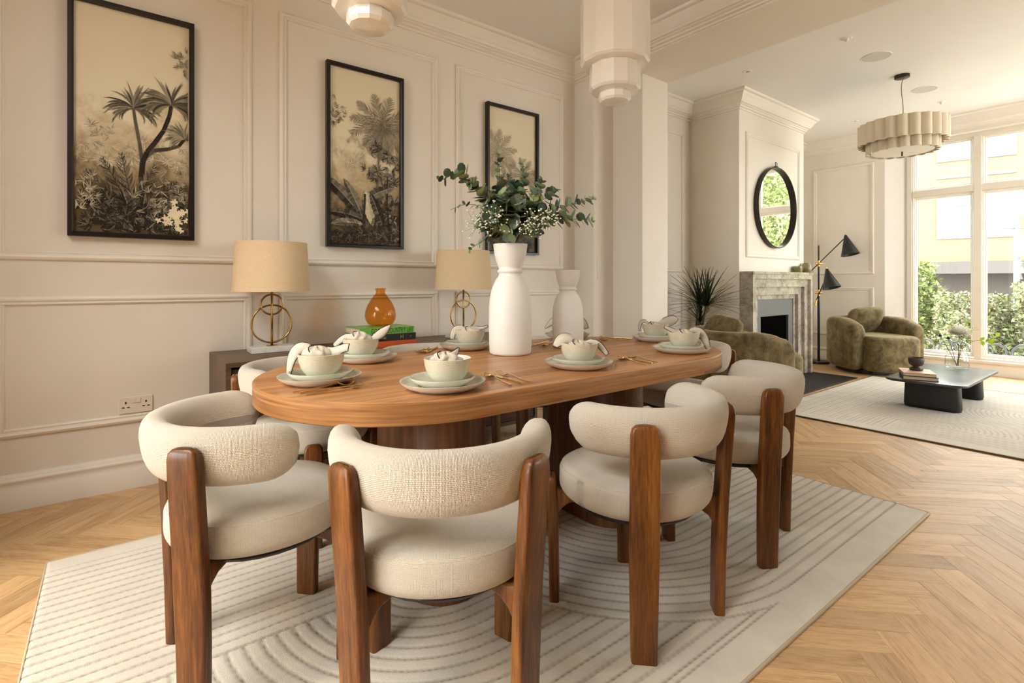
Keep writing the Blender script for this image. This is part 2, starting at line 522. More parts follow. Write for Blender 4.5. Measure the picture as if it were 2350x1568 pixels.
def tag(o, label, cat, group=None, kind=None):
    o['label'] = label; o['category'] = cat
    if group: o['group'] = group
    if kind: o['kind'] = kind
    return o
def thing(name, label, cat, loc=(0, 0, 0), rz=0.0, group=None):
    o = bpy.data.objects.new(name, None)
    o.empty_display_size = 0.05
    COL.objects.link(o)
    o.location = loc; o.rotation_euler = (0, 0, rz)
    return tag(o, label, cat, group)
def root(name, loc=(0, 0, 0)):
    o = bpy.data.objects.new(name, None); COL.objects.link(o); o.location = loc; o['kind'] = 'structure'
    return o
def struct(o):
    o['kind'] = 'structure'; return o
def copy_tree(o, parent=None):
    c = o.copy(); COL.objects.link(c)
    if parent is not None:
        c.parent = parent
    for ch in o.children:
        copy_tree(ch, c)
    return c
def box(name, mat, x0, x1, y0, y1, z0, z1, parent=None, bevel=0.0, seg=2):
    return MB().box(x0, x1, y0, y1, z0, z1).build(name, mat, parent, bevel=bevel, seg=seg)
def rrect(w, h, r, n=4):
    """rounded rectangle outline, centred"""
    out = []
    for cx, cy, a0 in ((w / 2 - r, h / 2 - r, 0), (-w / 2 + r, h / 2 - r, PI / 2), (-w / 2 + r, -h / 2 + r, PI), (w / 2 - r, -h / 2 + r, 1.5 * PI)):
        for k in range(n + 1):
            a = a0 + PI / 2 * k / n
            out.append((cx + r * math.cos(a), cy + r * math.sin(a)))
    return out
def prism(mb, outline, z0, z1, edge=0.0, steps=3):
    """vertical prism from a 2D outline with rounded top and bottom edges"""
    cx = sum(p[0] for p in outline) / len(outline); cy = sum(p[1] for p in outline) / len(outline)
    ext = max(max(abs(p[0] - cx) for p in outline), 1e-6); ey = max(max(abs(p[1] - cy) for p in outline), 1e-6)
    def ins(e, z):
        return [(cx + (p[0] - cx) * (1 - e / ext), cy + (p[1] - cy) * (1 - e / ey), z) for p in outline]
    rg = []
    if edge > 0:
        for k in range(steps + 1):
            a = PI / 2 * k / steps
            rg.append(ins(edge * (1 - math.sin(a)), z0 + edge * (1 - math.cos(a))))
        for k in range(steps + 1):
            a = PI / 2 * k / steps
            rg.append(ins(edge * (1 - math.cos(a)), z1 - edge * (1 - math.sin(a))))
    else:
        rg = [ins(0, z0), ins(0, z1)]
    mb.rings(rg)
    return mb
def stadium(x0, x1, y, r, n=16):
    """racetrack lying along x between two end centres"""
    o = []
    for k in range(n + 1):
        a = -PI / 2 + PI * k / n
        o.append((x1 + r * math.cos(a), y + r * math.sin(a)))
    for k in range(n + 1):
        a = PI / 2 + PI * k / n
        o.append((x0 + r * math.cos(a), y + r * math.sin(a)))
    return o
def bez(p0, p1, p2, p3, n):
    p0, p1, p2, p3 = map(Vector, (p0, p1, p2, p3))
    return [p0 * (1 - t) ** 3 + p1 * 3 * t * (1 - t) ** 2 + p2 * 3 * t * t * (1 - t) + p3 * t ** 3 for t in (i / n for i in range(n + 1))]
def sweep_plan(path, prof, side=1, closed=False):
    """sweep a (out, z) profile along a plan polyline with mitred corners; side=+1 puts 'out' to the right of travel"""
    m = MB(); n = len(path); rg = []
    for i in range(n):
        p = Vector(path[i])
        def nrm(a, b):
            d = (Vector(b) - Vector(a)).normalized()
            return Vector((d.y, -d.x)) * side
        if not closed and i == 0:
            nn = nrm(path[0], path[1])
        elif not closed and i == n - 1:
            nn = nrm(path[-2], path[-1])
        else:
            n1 = nrm(path[i - 1], path[i]); n2 = nrm(path[i], path[(i + 1) % n])
            nn = (n1 + n2) / max(1e-6, 1 + n1.dot(n2))
        rg.append([(p.x + nn.x * o, p.y + nn.y * o, z) for o, z in prof])
    m.rings(rg, False, False, closed)
    return m
PANEL = [(0, 0), (0, .010), (.006, .015), (.014, .019), (.022, .016), (.025, .010), (.031, .010), (.036, .013), (.041, .009), (.044, 0)]
def panel_frame(name, mat, axis, plane, sign, a0, a1, z0, z1, parent, prof=PANEL):
    """raised moulding rectangle on a wall; axis='x': wall at x=plane, a is y; axis='y': wall at y=plane, a is x; sign = side it stands proud"""
    rg = []
    for t, h in prof:
        q = []
        for a, z in ((a0 + t, z0 + t), (a1 - t, z0 + t), (a1 - t, z1 - t), (a0 + t, z1 - t)):
            q.append((plane + sign * h, a, z) if axis == 'x' else (a, plane + sign * h, z))
        rg.append(q)
    m = MB(); m.rings(rg, True, False)
    return m.build(name, mat, parent)

# ------------------------------------------------------------------ the room shell
LW = -3.445          # left wall
CE = 3.11            # ceiling height
RW = 2.45            # right wall
BK = -4.85           # rear wall with the added garden doors
FY = 8.10            # front wall
wl = root('wall_left')
box('plaster', 'wall_paint', LW - .15, LW, BK - .15, FY + .3, 0, CE + .1, wl)
for a0, a1 in ((-3.9, -2.3), (-2.1, -1.1), (-.445, .671), (.829, 1.949), (2.114, 3.248)):
    panel_frame('panel_moulding', 'trim_paint', 'x', LW, 1, a0, a1, 1.211, 2.79, wl)
    panel_frame('panel_moulding', 'trim_paint', 'x', LW, 1, a0, a1, .350, 1.030, wl)
panel_frame('panel_moulding', 'trim_paint', 'x', LW, 1, 4.10, 5.12, 1.211, 2.79, wl)
panel_frame('panel_moulding', 'trim_paint', 'x', LW, 1, 4.10, 5.12, .350, 1.030, wl)
wr = root('wall_right')      # out of view; tall side window added to light the fireplace wall
m = MB()
m.box(RW, RW + .15, BK - .15, 5.52, 0, CE + .1); m.box(RW, RW + .15, 7.18, FY + .3, 0, CE + .1); m.box(RW, RW + .15, 5.52, 7.18, 0, .5); m.box(RW, RW + .15, 5.52, 7.18, 2.6, CE + .1)
m.build('plaster', 'wall_paint', wr)
box('added_dark_units', 'sideboard_wood', RW - .62, RW, BK + .02, 3.2, .10, 2.50, wr)  # unseen dark units added to deepen the shade on right-facing sides
w3 = root('window_side_added', (RW + .08, 6.35, .5))
for k in range(3):
    box('stile', 'window_paint', -.03, .03, -.83 + k * .8333 - .03, -.83 + k * .8333 + .03, 0, 2.1, w3)
for k in range(2):
    box('pane', 'window_glass', -.004, .004, -.80 + k * .8333, -.80 + k * .8333 + .7733, .04, 2.06, w3)
    for z in (0, 2.06):
        box('rail', 'window_paint', -.03, .03, -.80 + k * .8333, -.80 + k * .8333 + .7733, z, z + .04, w3)
RL = (-2.20, .40, -2.40, -.90)      # unseen rooflight added for top light, behind the photographer
m = MB()
m.box(LW - .15, RW + .15, RL[3], FY + .3, CE, CE + .12); m.box(LW - .15, RW + .15, BK - .15, RL[2], CE, CE + .12)
m.box(LW - .15, RL[0], RL[2], RL[3], CE, CE + .12); m.box(RL[1], RW + .15, RL[2], RL[3], CE, CE + .12)
struct(m.build('ceiling', 'ceiling_paint'))
rl = root('window_roof_added', ((RL[0] + RL[1]) / 2, (RL[2] + RL[3]) / 2, CE + .12))
for k in (-1, 1):
    box('frame', 'white_paint', -1.34, 1.34, k * .75 - .04, k * .75 + .04, 0, .05, rl); box('frame', 'white_paint', k * 1.30 - .04, k * 1.30 + .04, -.71, .71, 0, .05, rl)
box('pane', 'window_glass', -1.26, 1.26, -.71, .71, .02, .03, rl)
# dining / living divide: stepped piers and a deep beam
pier = root('wall_pier')
box('stub', 'wall_paint', LW, -3.205, 3.40, 3.66, 0, 2.92, pier)
box('jamb', 'wall_paint', LW, -2.872, 3.66, 4.02, 0, 2.92, pier)
box('access_hatch', 'wall_paint', -3.205, -3.2015, 3.445, 3.635, 1.135, 1.325, pier, bevel=.001)
pr_ = root('wall_nib_added')      # nib wall added just out of view to shade the left wall
box('plaster', 'wall_paint', LW, -2.56, -.98, -.72, 0, CE, pr_)
bm_ = root('wall_beam')
box('beam_body', 'wall_paint', LW, RW, 3.40, 4.02, 2.92, CE, bm_)
# chimney breast
wc = root('wall_chimney')
box('plaster', 'wall_paint', LW, -2.86, 5.25, 6.78, 0, CE, wc)
panel_frame('panel_moulding', 'trim_paint', 'x', -2.86, 1, 5.385, 6.66, 1.37, 2.72, wc)
# front wall around the window
WX0, WX1 = -2.186, 1.91
wf = root('wall_front')
m = MB(); m.box(LW, -2.40, FY, FY + .3, 0, CE)
m.build('plaster', 'wall_paint', wf)
def splay(name, xa, xb, parent):
    mm = MB()
    mm.add([(xa, FY, 0), (xb, 8.235, 0), (xb, 8.40, 0), (xa, 8.40, 0), (xa, FY, 2.90), (xb, 8.235, 2.90), (xb, 8.40, 2.90), (xa, 8.40, 2.90)],
           [(0, 1, 5, 4), (1, 2, 6, 5), (2, 3, 7, 6), (3, 0, 4, 7), (4, 5, 6, 7)])
    mm.build(name, 'white_paint', parent)
splay('splayed_reveal', -2.40, WX0, wf)
splay('splayed_reveal', 2.125, WX1, wf)
box('plaster', 'wall_paint', 2.125, RW, FY, FY + .3, 0, CE, wf)
box('plaster', 'wall_paint', -2.40, 2.125, FY, FY + .3, 2.90, CE, wf)
box('apron', 'wall_paint', WX0, WX1, 8.20, 8.40, 0, .150, wf)
panel_frame('panel_moulding', 'trim_paint', 'y', FY, -1, -3.28, -2.52, 1.211, 2.72, wf)
panel_frame('panel_moulding', 'trim_paint', 'y', FY, -1, -3.28, -2.52, .350, 1.030, wf)
# rear wall; unseen glazed garden doors added for daylight from behind
wb = root('wall_back')
box('plaster', 'wall_paint', LW, -3.0, BK - .15, BK, 0, CE, wb)
box('plaster', 'wall_paint', .2, RW, BK - .15, BK, 0, CE, wb)
box('plaster', 'wall_paint', -3.0, .2, BK - .15, BK, 2.75, CE, wb)
dr = root('door_garden_added', (-1.40, BK - .07, 0))
for k in range(5):
    x = -1.60 + k * .80
    box('stile', 'door_frame_grey', x - .03, x + .03, -.03, .03, 0, 2.75, dr)
for k in range(4):
    x = -1.60 + k * .80
    box('pane', 'window_glass', x + .03, x + .77, -.004, .004, .06, 2.70, dr)
    box('rail', 'door_frame_grey', x + .03, x + .77, -.025, .025, 0, .06, dr)
    box('rail', 'door_frame_grey', x + .03, x + .77, -.025, .025, 2.70, 2.75, dr)

# cornices
CROWN = [(0, -.175), (.010, -.172), (.012, -.158), (.026, -.150), (.028, -.138), (.040, -.131), (.042, -.120), (.056, -.114), (.058, -.104),
         (.066, -.098), (.078, -.076), (.094, -.052), (.108, -.040), (.110, -.030), (.124, -.026), (.132, -.014), (.134, 0)]
crown = [(o, CE + z) for o, z in CROWN]
t1 = sweep_plan([(-2.56, -.72), (LW, -.72), (LW, 3.40), (RW, 3.40)], crown).build('trim_1', 'trim_paint', autosmooth=50); struct(t1)
t2 = sweep_plan([(LW, 4.02), (LW, 5.25), (-2.86, 5.25), (-2.86, 6.78), (LW, 6.78), (LW, FY), (RW, FY)], crown).build('trim_2', 'trim_paint', autosmooth=50); struct(t2)
# skirtings
SK = [(0, .175), (.006, .174), (.012, .168), (.013, .156), (.020, .150), (.022, .138), (.016, .130), (.016, .112), (.020, .106), (.021, 0)]
struct(sweep_plan([(-2.56, -.72), (LW, -.72), (LW, 3.40), (-3.205, 3.40), (-3.205, 3.66), (-2.872, 3.66), (-2.872, 4.02), (LW, 4.02), (LW, 5.25), (-2.86, 5.25), (-2.86, 5.262)], SK).build('baseboard_left', 'trim_paint', autosmooth=50))
struct(sweep_plan([(-2.86, 6.70), (-2.86, 6.78), (LW, 6.78), (LW, FY), (-2.40, FY), (WX0, 8.20), (WX1, 8.20)], SK).build('baseboard_front', 'trim_paint', autosmooth=50))

# front window
wn = root('window_1', (0, 8.25, 0))
Z0, Z1 = .150, 2.90
m = MB(); 
for a, b, c, d in ((WX0, WX0 + .05, Z0, Z1), (WX1 - .05, WX1, Z0, Z1), (WX0 + .05, WX1 - .05, Z1 - .045, Z1), (WX0 + .05, WX1 - .05, Z0, Z0 + .04)):
    m.box(a, b, -.05, .06, c, d)
m.build('frame', 'window_paint', wn)
lights = [(-2.09 + .675 * k, -1.562 + .675 * k) for k in range(6)]
for (a, b) in [(lights[k][1], lights[k + 1][0]) for k in range(5)]:
    c = (a + b) / 2
    box('mullion', 'window_paint', c - .035, c + .035, -.055, .06, Z0 + .04, Z1 - .045, wn, bevel=.004)
for (a, b) in lights:
    box('transom', 'window_paint', a - .04, b + .04, -.05, .055, 2.198, 2.272, wn, bevel=.003)
BEAD = [(0, 0), (0, .030), (.008, .034), (.012, .026), (.022, .024), (.030, .012), (.038, .010), (.040, 0)]
for (a, b) in lights:
    for z0, z1 in ((.244, 2.155), (2.305, 2.815)):
        rg = []
        for t, h in BEAD:
            rg.append([(x, -h, z) for x, z in ((a - .040 + t, z0 - .043 + t), (b + .040 - t, z0 - .043 + t), (b + .040 - t, z1 + .043 - t), (a - .040 + t, z1 + .043 - t))])
        rg.append([(x, .035, z) for _, _, z, x in ((0, 0, z0, a), (0, 0, z0, b), (0, 0, z1, b), (0, 0, z1, a))])
        mm = MB(); mm.rings(rg, True, False)
        s_ = mm.build('sash', 'window_paint', wn)
        box('pane', 'window_glass', a - .005, b + .005, .010, .014, z0 - .005, z1 + .005, s_)
box('sill', 'window_paint', WX0, WX1, -.085, .02, .135, .168, wn, bevel=.006)

# ------------------------------------------------------------------ herringbone floor
PW, PL = 0.103, 0.490
fl = root('floor')
box('subfloor', 'floor_gap', LW, RW, BK, FY + .1, -.12, -.004, fl)
def plank_mesh():
    b = .0011; w, l, h = PW, PL, .012
    m = MB()
    rg = []
    for e, z in ((0, -h), (0, -b * 1.5), (b, 0)):
        rg.append([(e, e, z), (w - e, e, z), (w - e, l - e, z), (e, l - e, z)])
    m.rings(rg)
    m.uv = [(p[0], p[1]) for p in m.v]
    return m
_pm = plank_mesh()
proto = _pm.build('plank', 'oak_plank', fl)
pmesh = proto.data
bpy.data.objects.remove(proto)
s2 = math.sqrt(.5)
def rot45(a, b):     # (a,b) herringbone axes -> room x,y
    return ((a - b) * s2, (a + b) * s2)
RUG1 = (-2.700, -.730, -.200, 3.060)
RUG2 = (-2.20, 0.60, 4.44, 7.00)
pl = []
NN = 60
for tI in range(-14, 15):
    for k in range(-90, 140):
        ox, oy = tI * PL, -tI * PL
        for kind in (0, 1):
            if kind == 0:     # along a
                a0, b0 = k * PW + ox, k * PW + oy
                ca, cb = a0 + PL / 2, b0 + PW / 2
            else:
                a0, b0 = k * PW + PL + ox, (k + 1) * PW - PL + oy
                ca, cb = a0 + PW / 2, b0 + PL / 2
            x, y = rot45(ca, cb)
            x += -.865; y += .03
            if not (LW - .15 < x < RW + .15 and BK - .15 < y < FY + .1):
                continue
            pl.append((kind, a0, b0, x, y))
def in_view(x, y):
    d = FW[0] * x + FW[1] * y; u = RT[0] * x + RT[1] * y
    if d < .5: return None
    px, py = CXP + FPX * u / d, HYP + FPX * CAMH / d
    return (px, py, d)
def hidden(x, y):
    return (RUG1[0] + .1 < x < RUG1[1] - .1 and RUG1[2] + .1 < y < RUG1[3] - .1) or (RUG2[0] + .12 < x < RUG2[1] and RUG2[2] + .12 < y < RUG2[3] - .1) or x < -3.0 and y > .5
sel = []
for i, p in enumerate(pl):
    q = in_view(p[3], p[4])
    if q and -140 < q[0] < 2490 and q[1] < 1700 and not hidden(p[3], p[4]):
        sel.append((q[2], i))
sel.sort()
chosen = set(i for _, i in sel[:300])
rest = MB(); rest.uv = []; tints = []
for i, (kind, a0, b0, x, y) in enumerate(pl):
    # local plank: x = width, y = length
    ang = PI / 4 + (0 if kind == 1 else -PI / 2)
    c, s_ = math.cos(ang), math.sin(ang)
    lx, ly = x - (c * PW / 2 - s_ * PL / 2), y - (s_ * PW / 2 + c * PL / 2)
    if i in chosen:
        o = bpy.data.objects.new('plank', pmesh); COL.objects.link(o); o.parent = fl
        o.location = (lx, ly, 0); o.rotation_euler = (0, 0, ang)
    else:
        b = len(rest.v); t = R_.random()
        for (vx, vy, vz) in _pm.v:
            rest.v.append((lx + c * vx - s_ * vy, ly + s_ * vx + c * vy, vz)); rest.uv.append((vx, vy)); tints.append(t)
        rest.f += [tuple(b + j for j in f) for f in _pm.f]
o = rest.build('plank_field', 'oak_plank', fl, kind='stuff')
at = o.data.attributes.new('tint', 'FLOAT', 'POINT'); at.data.foreach_set('value', tints)
# ------------------------------------------------------------------ rugs (carved pile: real relief)
def rug(name, label, mat, bind, x0, x1, y0, y1, step, field, hgt, depth_):
    nx = int(round((x1 - x0) / step)); ny = int(round((y1 - y0) / step))
    xs = np.linspace(x0, x1, nx + 1); ys = np.linspace(y0, y1, ny + 1)
    X, Y = np.meshgrid(xs, ys, indexing='ij')
    g = field(X, Y)                                   # 0 on the pile .. 1 in a groove
    edge = np.minimum.reduce([X - x0, x1 - X, Y - y0, y1 - Y])
    Z = hgt - depth_ * g - (hgt * .55) * np.clip(1 - edge / .012, 0, 1) ** 2
    V = np.stack([X.ravel(), Y.ravel(), Z.ravel()], 1)
    i = np.arange(nx)[:, None] * (ny + 1) + np.arange(ny)[None, :]
    i = i.ravel()
    F = np.stack([i, i + ny + 1, i + ny + 2, i + 1], 1)
    me = bpy.data.meshes.new('pile')
    me.vertices.add(len(V)); me.vertices.foreach_set('co', V.ravel())
    me.loops.add(F.size); me.loops.foreach_set('vertex_index', F.ravel().astype(np.int32))
    me.polygons.add(len(F)); me.polygons.foreach_set('loop_start', np.arange(0, F.size, 4, dtype=np.int32)); me.polygons.foreach_set('loop_total', np.full(len(F), 4, dtype=np.int32))
    me.update(); me.validate()
    me.polygons.foreach_set('use_smooth', [True] * len(F))
    a = me.attributes.new('groove', 'FLOAT', 'POINT'); a.data.foreach_set('value', g.ravel().astype(np.float32))
    me.materials.append(MATS[mat])
    t = thing(name, label, 'rug')
    o = bpy.data.objects.new('pile', me); COL.objects.link(o); o.parent = t
    m = MB(); 
    r = .006
    m.tube([(x0, y0, r), (x1, y0, r), (x1, y1, r), (x0, y1, r)], r, 6, closed=True)
    m.build('binding', bind, t, smooth=True)
    box('backing', bind, x0 + .003, x1 - .003, y0 + .003, y1 - .003, .0005, .004, t)
    return t
def lines(v, pitch, w):
    f = np.abs(((v / pitch) % 1.0) - .5) * pitch          # distance to the groove at mid pitch
    return np.clip(1 - f / w, 0, 1)
def field1(X, Y):
    cx, cy, Rm, p = -1.72, .94, .87, .0465
    r = np.sqrt((X - cx) ** 2 + np.minimum(Y - cy, 0) ** 2)
    arc = lines(r, p, .0075)
    straight = lines(X - cx - .5 * p, p, .0075)
    inarc = (X > cx) & (r < Rm)
    g = np.where(inarc, arc, straight)
    c2, R2 = 1.97, .905
    r2 = np.sqrt((X - cx) ** 2 + np.minimum(Y - c2, 0) ** 2)
    in2 = (X > cx) & (r2 < R2)
    g = np.where(in2, lines(r2, p, .0075), g)
    g = np.maximum(g, np.where((np.abs(r2 - R2) < .006) & (X > cx) & (Y < c2), .6, 0))
    g = np.maximum(g, np.where(np.abs(X - cx) < .007, .7, 0) * (Y > cy - Rm))
    g = np.maximum(g, np.where((np.abs(r - Rm) < .007) & (X > cx) & (Y < cy) & ~in2, .7, 0))
    rim = (X > -.835) | (X < -2.60)
    g = np.where(rim, 0, g)
    dash = .72 + .28 * np.sin(Y * 260 + X * 190)
    return g * dash
rug('dining_rug', 'large cream rug with carved arcs and lines under the dining table', 'rug_dining', 'rug_binding', *RUG1, .0072, field1, .0125, .0048)
def field2(X, Y):
    p = .034
    c1 = (-1.15, 4.95); c2 = (-.45, 5.9)
    r1 = np.sqrt((X - c1[0]) ** 2 + (Y - c1[1]) ** 2); r2 = np.sqrt((X - c2[0]) ** 2 + (Y - c2[1]) ** 2)
    g = lines(Y, p, .007)
    g = np.where((X < -1.35), lines(X, p, .007), g)
    g = np.where((r1 < .62) & (Y > c1[1]), lines(r1, p, .008), g)
    g = np.where((r2 < .8) & (Y < c2[1]), lines(r2, p, .008), g)
    return np.where((Y < RUG2[2] + .14) | (X < RUG2[0] + .1), 0, g) * (.65 + .35 * np.sin(Y * 210 + X * 150))
rug('living_rug', 'pale living room rug with fine carved curves under the low black table', 'rug_living', 'rug_binding_dark', *RUG2, .0098, field2, .012, .004)

# ------------------------------------------------------------------ dining table
ZT = .76
TX, TYA, TYB, TR = -1.82, .896, 2.075, .53
tb = thing('dining_table', 'long walnut dining table with rounded ends on two oval pedestals', 'table', (TX, (TYA + TYB) / 2, 0.0125))
def racetrack_y(r, half, n=24):
    o = []
    for k in range(n + 1):
        a = PI * k / n
        o.append((r * math.cos(a), half + r * math.sin(a)))
    for k in range(n + 1):
        a = PI + PI * k / n
        o.append((r * math.cos(a), -half + r * math.sin(a)))
    return o
HALF = (TYB - TYA) / 2
m = MB(); uv = []
ol = racetrack_y(TR, HALF, 40); z0, z1, e = .690 - .0125, ZT - .0125, .0025
per = [0.0]
for i in range(len(ol)):
    a_, b_ = ol[i], ol[(i + 1) % len(ol)]; per.append(per[-1] + math.hypot(a_[0] - b_[0], a_[1] - b_[1]))
ol2 = ol + [ol[0]]
def shr(p, e_): return (p[0] * (1 - e_ / TR), p[1] * (1 - e_ / (TR + HALF)))
rg = [[(*shr(p, k), z) for p in ol2] for k, z in ((e, z0), (0, z0 + e), (0, z1 - e), (e, z1))]
m.rings(rg, False, False)
for r in rg:
    uv += [(per[i], q[2] * 1.0 + 3.0) for i, q in enumerate(r)]
for zz, rev in ((z1, False), (z0, True)):
    b_ = len(m.v); pts = [(*shr(p, e), zz) for p in ol]
    m.v += pts; uv += [(p[1], p[0]) for p in pts]
    f_ = list(range(b_, b_ + len(pts))); m.f.append(tuple(reversed(f_)) if rev else tuple(f_))
m.uv = uv
m.build('tabletop', 'walnut', tb, autosmooth=30)
for yy in (.958, 1.853):
    m = MB(); prism(m, [(x - TX, y) for x, y in stadium(-1.86, -1.64, yy - (TYA + TYB) / 2, .15)], .001, .678, .002)
    m.build('pedestal', 'walnut_upright', tb, autosmooth=40)

# ------------------------------------------------------------------ dining chair (faces +y, centred on its seat)
def chair_proto():
    t = thing('dining_chair', '', 'chair', group='dining chairs around the table')
    # seat cushion
    prof = []   # (r, z)
    for k in range(7):
        a = -PI / 2 + PI / 2 * k / 6
        prof.append((.205 + .040 * math.cos(a), .425 + .040 * math.sin(a)))
    for k in range(1, 9):
        a = PI / 2 * k / 8
        prof.append((.205 + .040 * math.cos(a), .462 + .030 * math.sin(a)))
    prof += [(.17, .4985), (.12, .5025), (.06, .505), (.001, .506)]
    n = 56
    m = MB(); uv = []
    def rad(th):
        c, s = abs(math.cos(th)), abs(math.sin(th))
        return (c ** 2.5 + s ** 2.5) ** (-1 / 2.5)
    rg = []; arc = 0; last = None
    for i, (r, z) in enumerate(prof):
        if last: arc += math.hypot(r - last[0], z - last[1])
        last = (r, z)
        row = []
        for k in range(n):
            th = 2 * PI * k / n
            f = 1 + (rad(th) - 1) * .35
            x, y = r * f * math.cos(th), r * f * math.sin(th)
            row.append((x, y, z))
            uv.append((x, y) if i > 9 else ((th if th < PI else th - 2 * PI) * .245, arc))
        rg.append(row)
        if i == 9:
            uv2 = [(q[0], q[1]) for q in row]
    m.rings(rg[:10], True, False); m.rings(rg[9:], True, False)
    m.f.append(tuple(reversed(range(n)))); m.uv = uv[:10 * n] + uv2 + uv[10 * n:]
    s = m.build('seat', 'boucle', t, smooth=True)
    mm = MB()
    ring = []
    for k in range(40):
        th = 2 * PI * k / 40; f = 1 + (rad(th) - 1) * .35
        ring.append((.2384 * f * math.cos(th), .2384 * f * math.sin(th), .4790))
    mm.tube(ring, .0013, 5, closed=True); mm.build('seam', 'boucle_seam', s, smooth=True)
    # curved back cushion
    m = MB(); uv = []; rg = []
    NA, NC = 52, 22
    span = math.radians(101)
    for i in range(NA + 1):
        s_ = -1 + 2 * i / NA
        th = s_ * span
        e = max(0.0, (abs(s_) - .80) / .20)
        k = math.sqrt(max(0.0, 1 - e * e)) * .985 + .015
        Rb = .243 + .012 * math.cos(th) 
        dx, dy = math.sin(th), -math.cos(th)
        hh, tt = .077 * k, .041 * (0.35 + .65 * k) if k < 1 else .041
        row = []
        for j in range(NC):
            a = 2 * PI * j / NC
            ca, sa = math.cos(a), math.sin(a)
            q = math.copysign(abs(ca) ** .8, ca) * tt * (1 if k > .2 else k / .2); w = math.copysign(abs(sa) ** .8, sa) * hh
            rr = Rb + q + w * .16
            row.append((dx * rr, dy * rr, .660 + w))
            uv.append((th * .25, (a if a < PI else a - 2 * PI) * .06))
        rg.append(row)
    m.rings(rg); m.uv = uv
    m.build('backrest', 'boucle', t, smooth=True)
    # legs: flat boards set on the diagonals
    def leg(ang, ztop, back):
        m = MB(); rg = []
        ux, uy = math.cos(ang), math.sin(ang); vx, vy = -uy, ux
        zs = [(.0125, .97), (.016, 1.0), (.20, 1.0), (.33, 1.0), (.40, .98), (ztop * .9, .97), (ztop - .03, .95), (ztop - .012, .86), (ztop - .003, .66), (ztop, .42)]
        for z, k in zs:
            w = (.074 + .012 * min(1, z / .35)) * k if back else (.068 + .008 * min(1, z / .35)) * k
            th = .034 * (k if z > .3 else 1)
            if back:
                r = .272 + .012 * (z / .4) ** 2 if z < .4 else .284 + (z - .4) * .075
            else:
                r = .268 + .010 * (z / .43) ** 2
            row = [(ux * (r + b) + vx * a, uy * (r + b) + vy * a, z) for a, b in rrect(w, th, .0085, 3)]
            rg.append(row)
        m.rings(rg); return m.build('leg', 'ash_stained', t, autosmooth=45)
    def bracket(ang):
        m = MB(); rg = []
        ux, uy = math.cos(ang), math.sin(ang); vx, vy = -uy, ux
        for r, z0, z1, w in ((.272, .262, .400, .040), (.258, .300, .396, .044), (.240, .330, .390, .046), (.215, .348, .3865, .046), (.17, .356, .386, .044), (.04, .358, .386, .042)):
            h = z1 - z0
            rg.append([(ux * r + vx * a, uy * r + vy * a, (z0 + z1) / 2 + b) for a, b in rrect(w, h, .009, 3)])
        m.rings(rg); return m.build('rail', 'ash_stained', t, autosmooth=50)
    for a, zt, bk in ((-45, .700, True), (-135, .700, True), (45, .440, False), (135, .440, False)):
        leg(math.radians(a), zt, bk); bracket(math.radians(a))
    m = MB(); m.lathe([(.01, .364), (.20, .366), (.205, .374), (.20, .386), (.01, .387)], 28); m.build('seat_base', 'black_metal', t, smooth=False)
    return t
ch0 = chair_proto()
CH = [((-1.690, .356), (0, 1), 'cream boucle dining chair at the table end by the wall socket'),
      ((-1.207, .700), (-.86, .51), 'cream boucle dining chair angled at the curve of the table, back to the open floor'),
      ((-1.135, 1.400), (-1, 0), 'cream boucle dining chair in the middle of the long side away from the sideboard'),
      ((-1.209, 2.112), (-.956, -.294), 'cream boucle dining chair on the herringbone side, next to the armchair end of the table'),
      ((-2.43, .72), (.86, .51), 'cream boucle dining chair between the table and the drawers below the first lamp'),
      ((-2.52, 1.40), (1, 0), 'cream boucle dining chair between the table and the sideboard below the amber vase'),
      ((-2.46, 2.10), (.97, -.22), 'cream boucle dining chair on the wall side nearest the stepped pier'),
      ((-1.85, 2.70), (0, -1), 'cream boucle dining chair at the table end nearest the green armchairs')]
for i, (c, f, lab) in enumerate(CH):
    o = ch0 if i == 0 else copy_tree(ch0)
    o.location = (c[0], c[1], 0); o.rotation_euler = (0, 0, math.atan2(-f[0], f[1]))
    o['label'] = lab

# ------------------------------------------------------------------ sideboard
SZ, SX0, SX1, SY0, SY1 = .700, -3.42, -2.875, .445, 2.46
sb = thing('sideboard', 'low dark wood sideboard with drawers against the panelled wall', 'sideboard', ((SX0 + SX1) / 2, (SY0 + SY1) / 2, 0))
cx, cyy = (SX0 + SX1) / 2, (SY0 + SY1) / 2
hx, hy = (SX1 - SX0) / 2, (SY1 - SY0) / 2
box('top', 'sideboard_carcass', -hx, hx, -hy, hy, SZ - .024, SZ, sb, bevel=.002)
for s in (-1, 1):
    box('side_panel', 'sideboard_carcass', -hx, hx, s * hy - (.024 if s > 0 else 0), s * hy + (0 if s > 0 else .024), .10, SZ - .024, sb, bevel=.001)
box('bottom_panel', 'sideboard_carcass', -hx, hx, -hy + .024, hy - .024, .10, .124, sb)
box('back_panel', 'sideboard_wood', -hx, -hx + .012, -hy + .024, hy - .024, .124, SZ - .024, sb)
ncol = 3
w = (2 * hy - .048) / ncol
for c in range(ncol):
    for r in range(2):
        y0 = -hy + .024 + c * w; z0 = .126 + r * .275
        d = box('drawer', 'sideboard_wood', -hx + .03, hx - .010, y0 + .002, y0 + w - .002, z0, z0 + .262, sb, bevel=.0015)
for (x, y) in ((-1, -1), (1, -1), (-1, 1), (1, 1)):
    m = MB(); m.lathe([(.016, .0), (.024, .10)], 12, x * (hx - .06), y * (hy - .12)); m.build('leg', 'black_metal', sb)

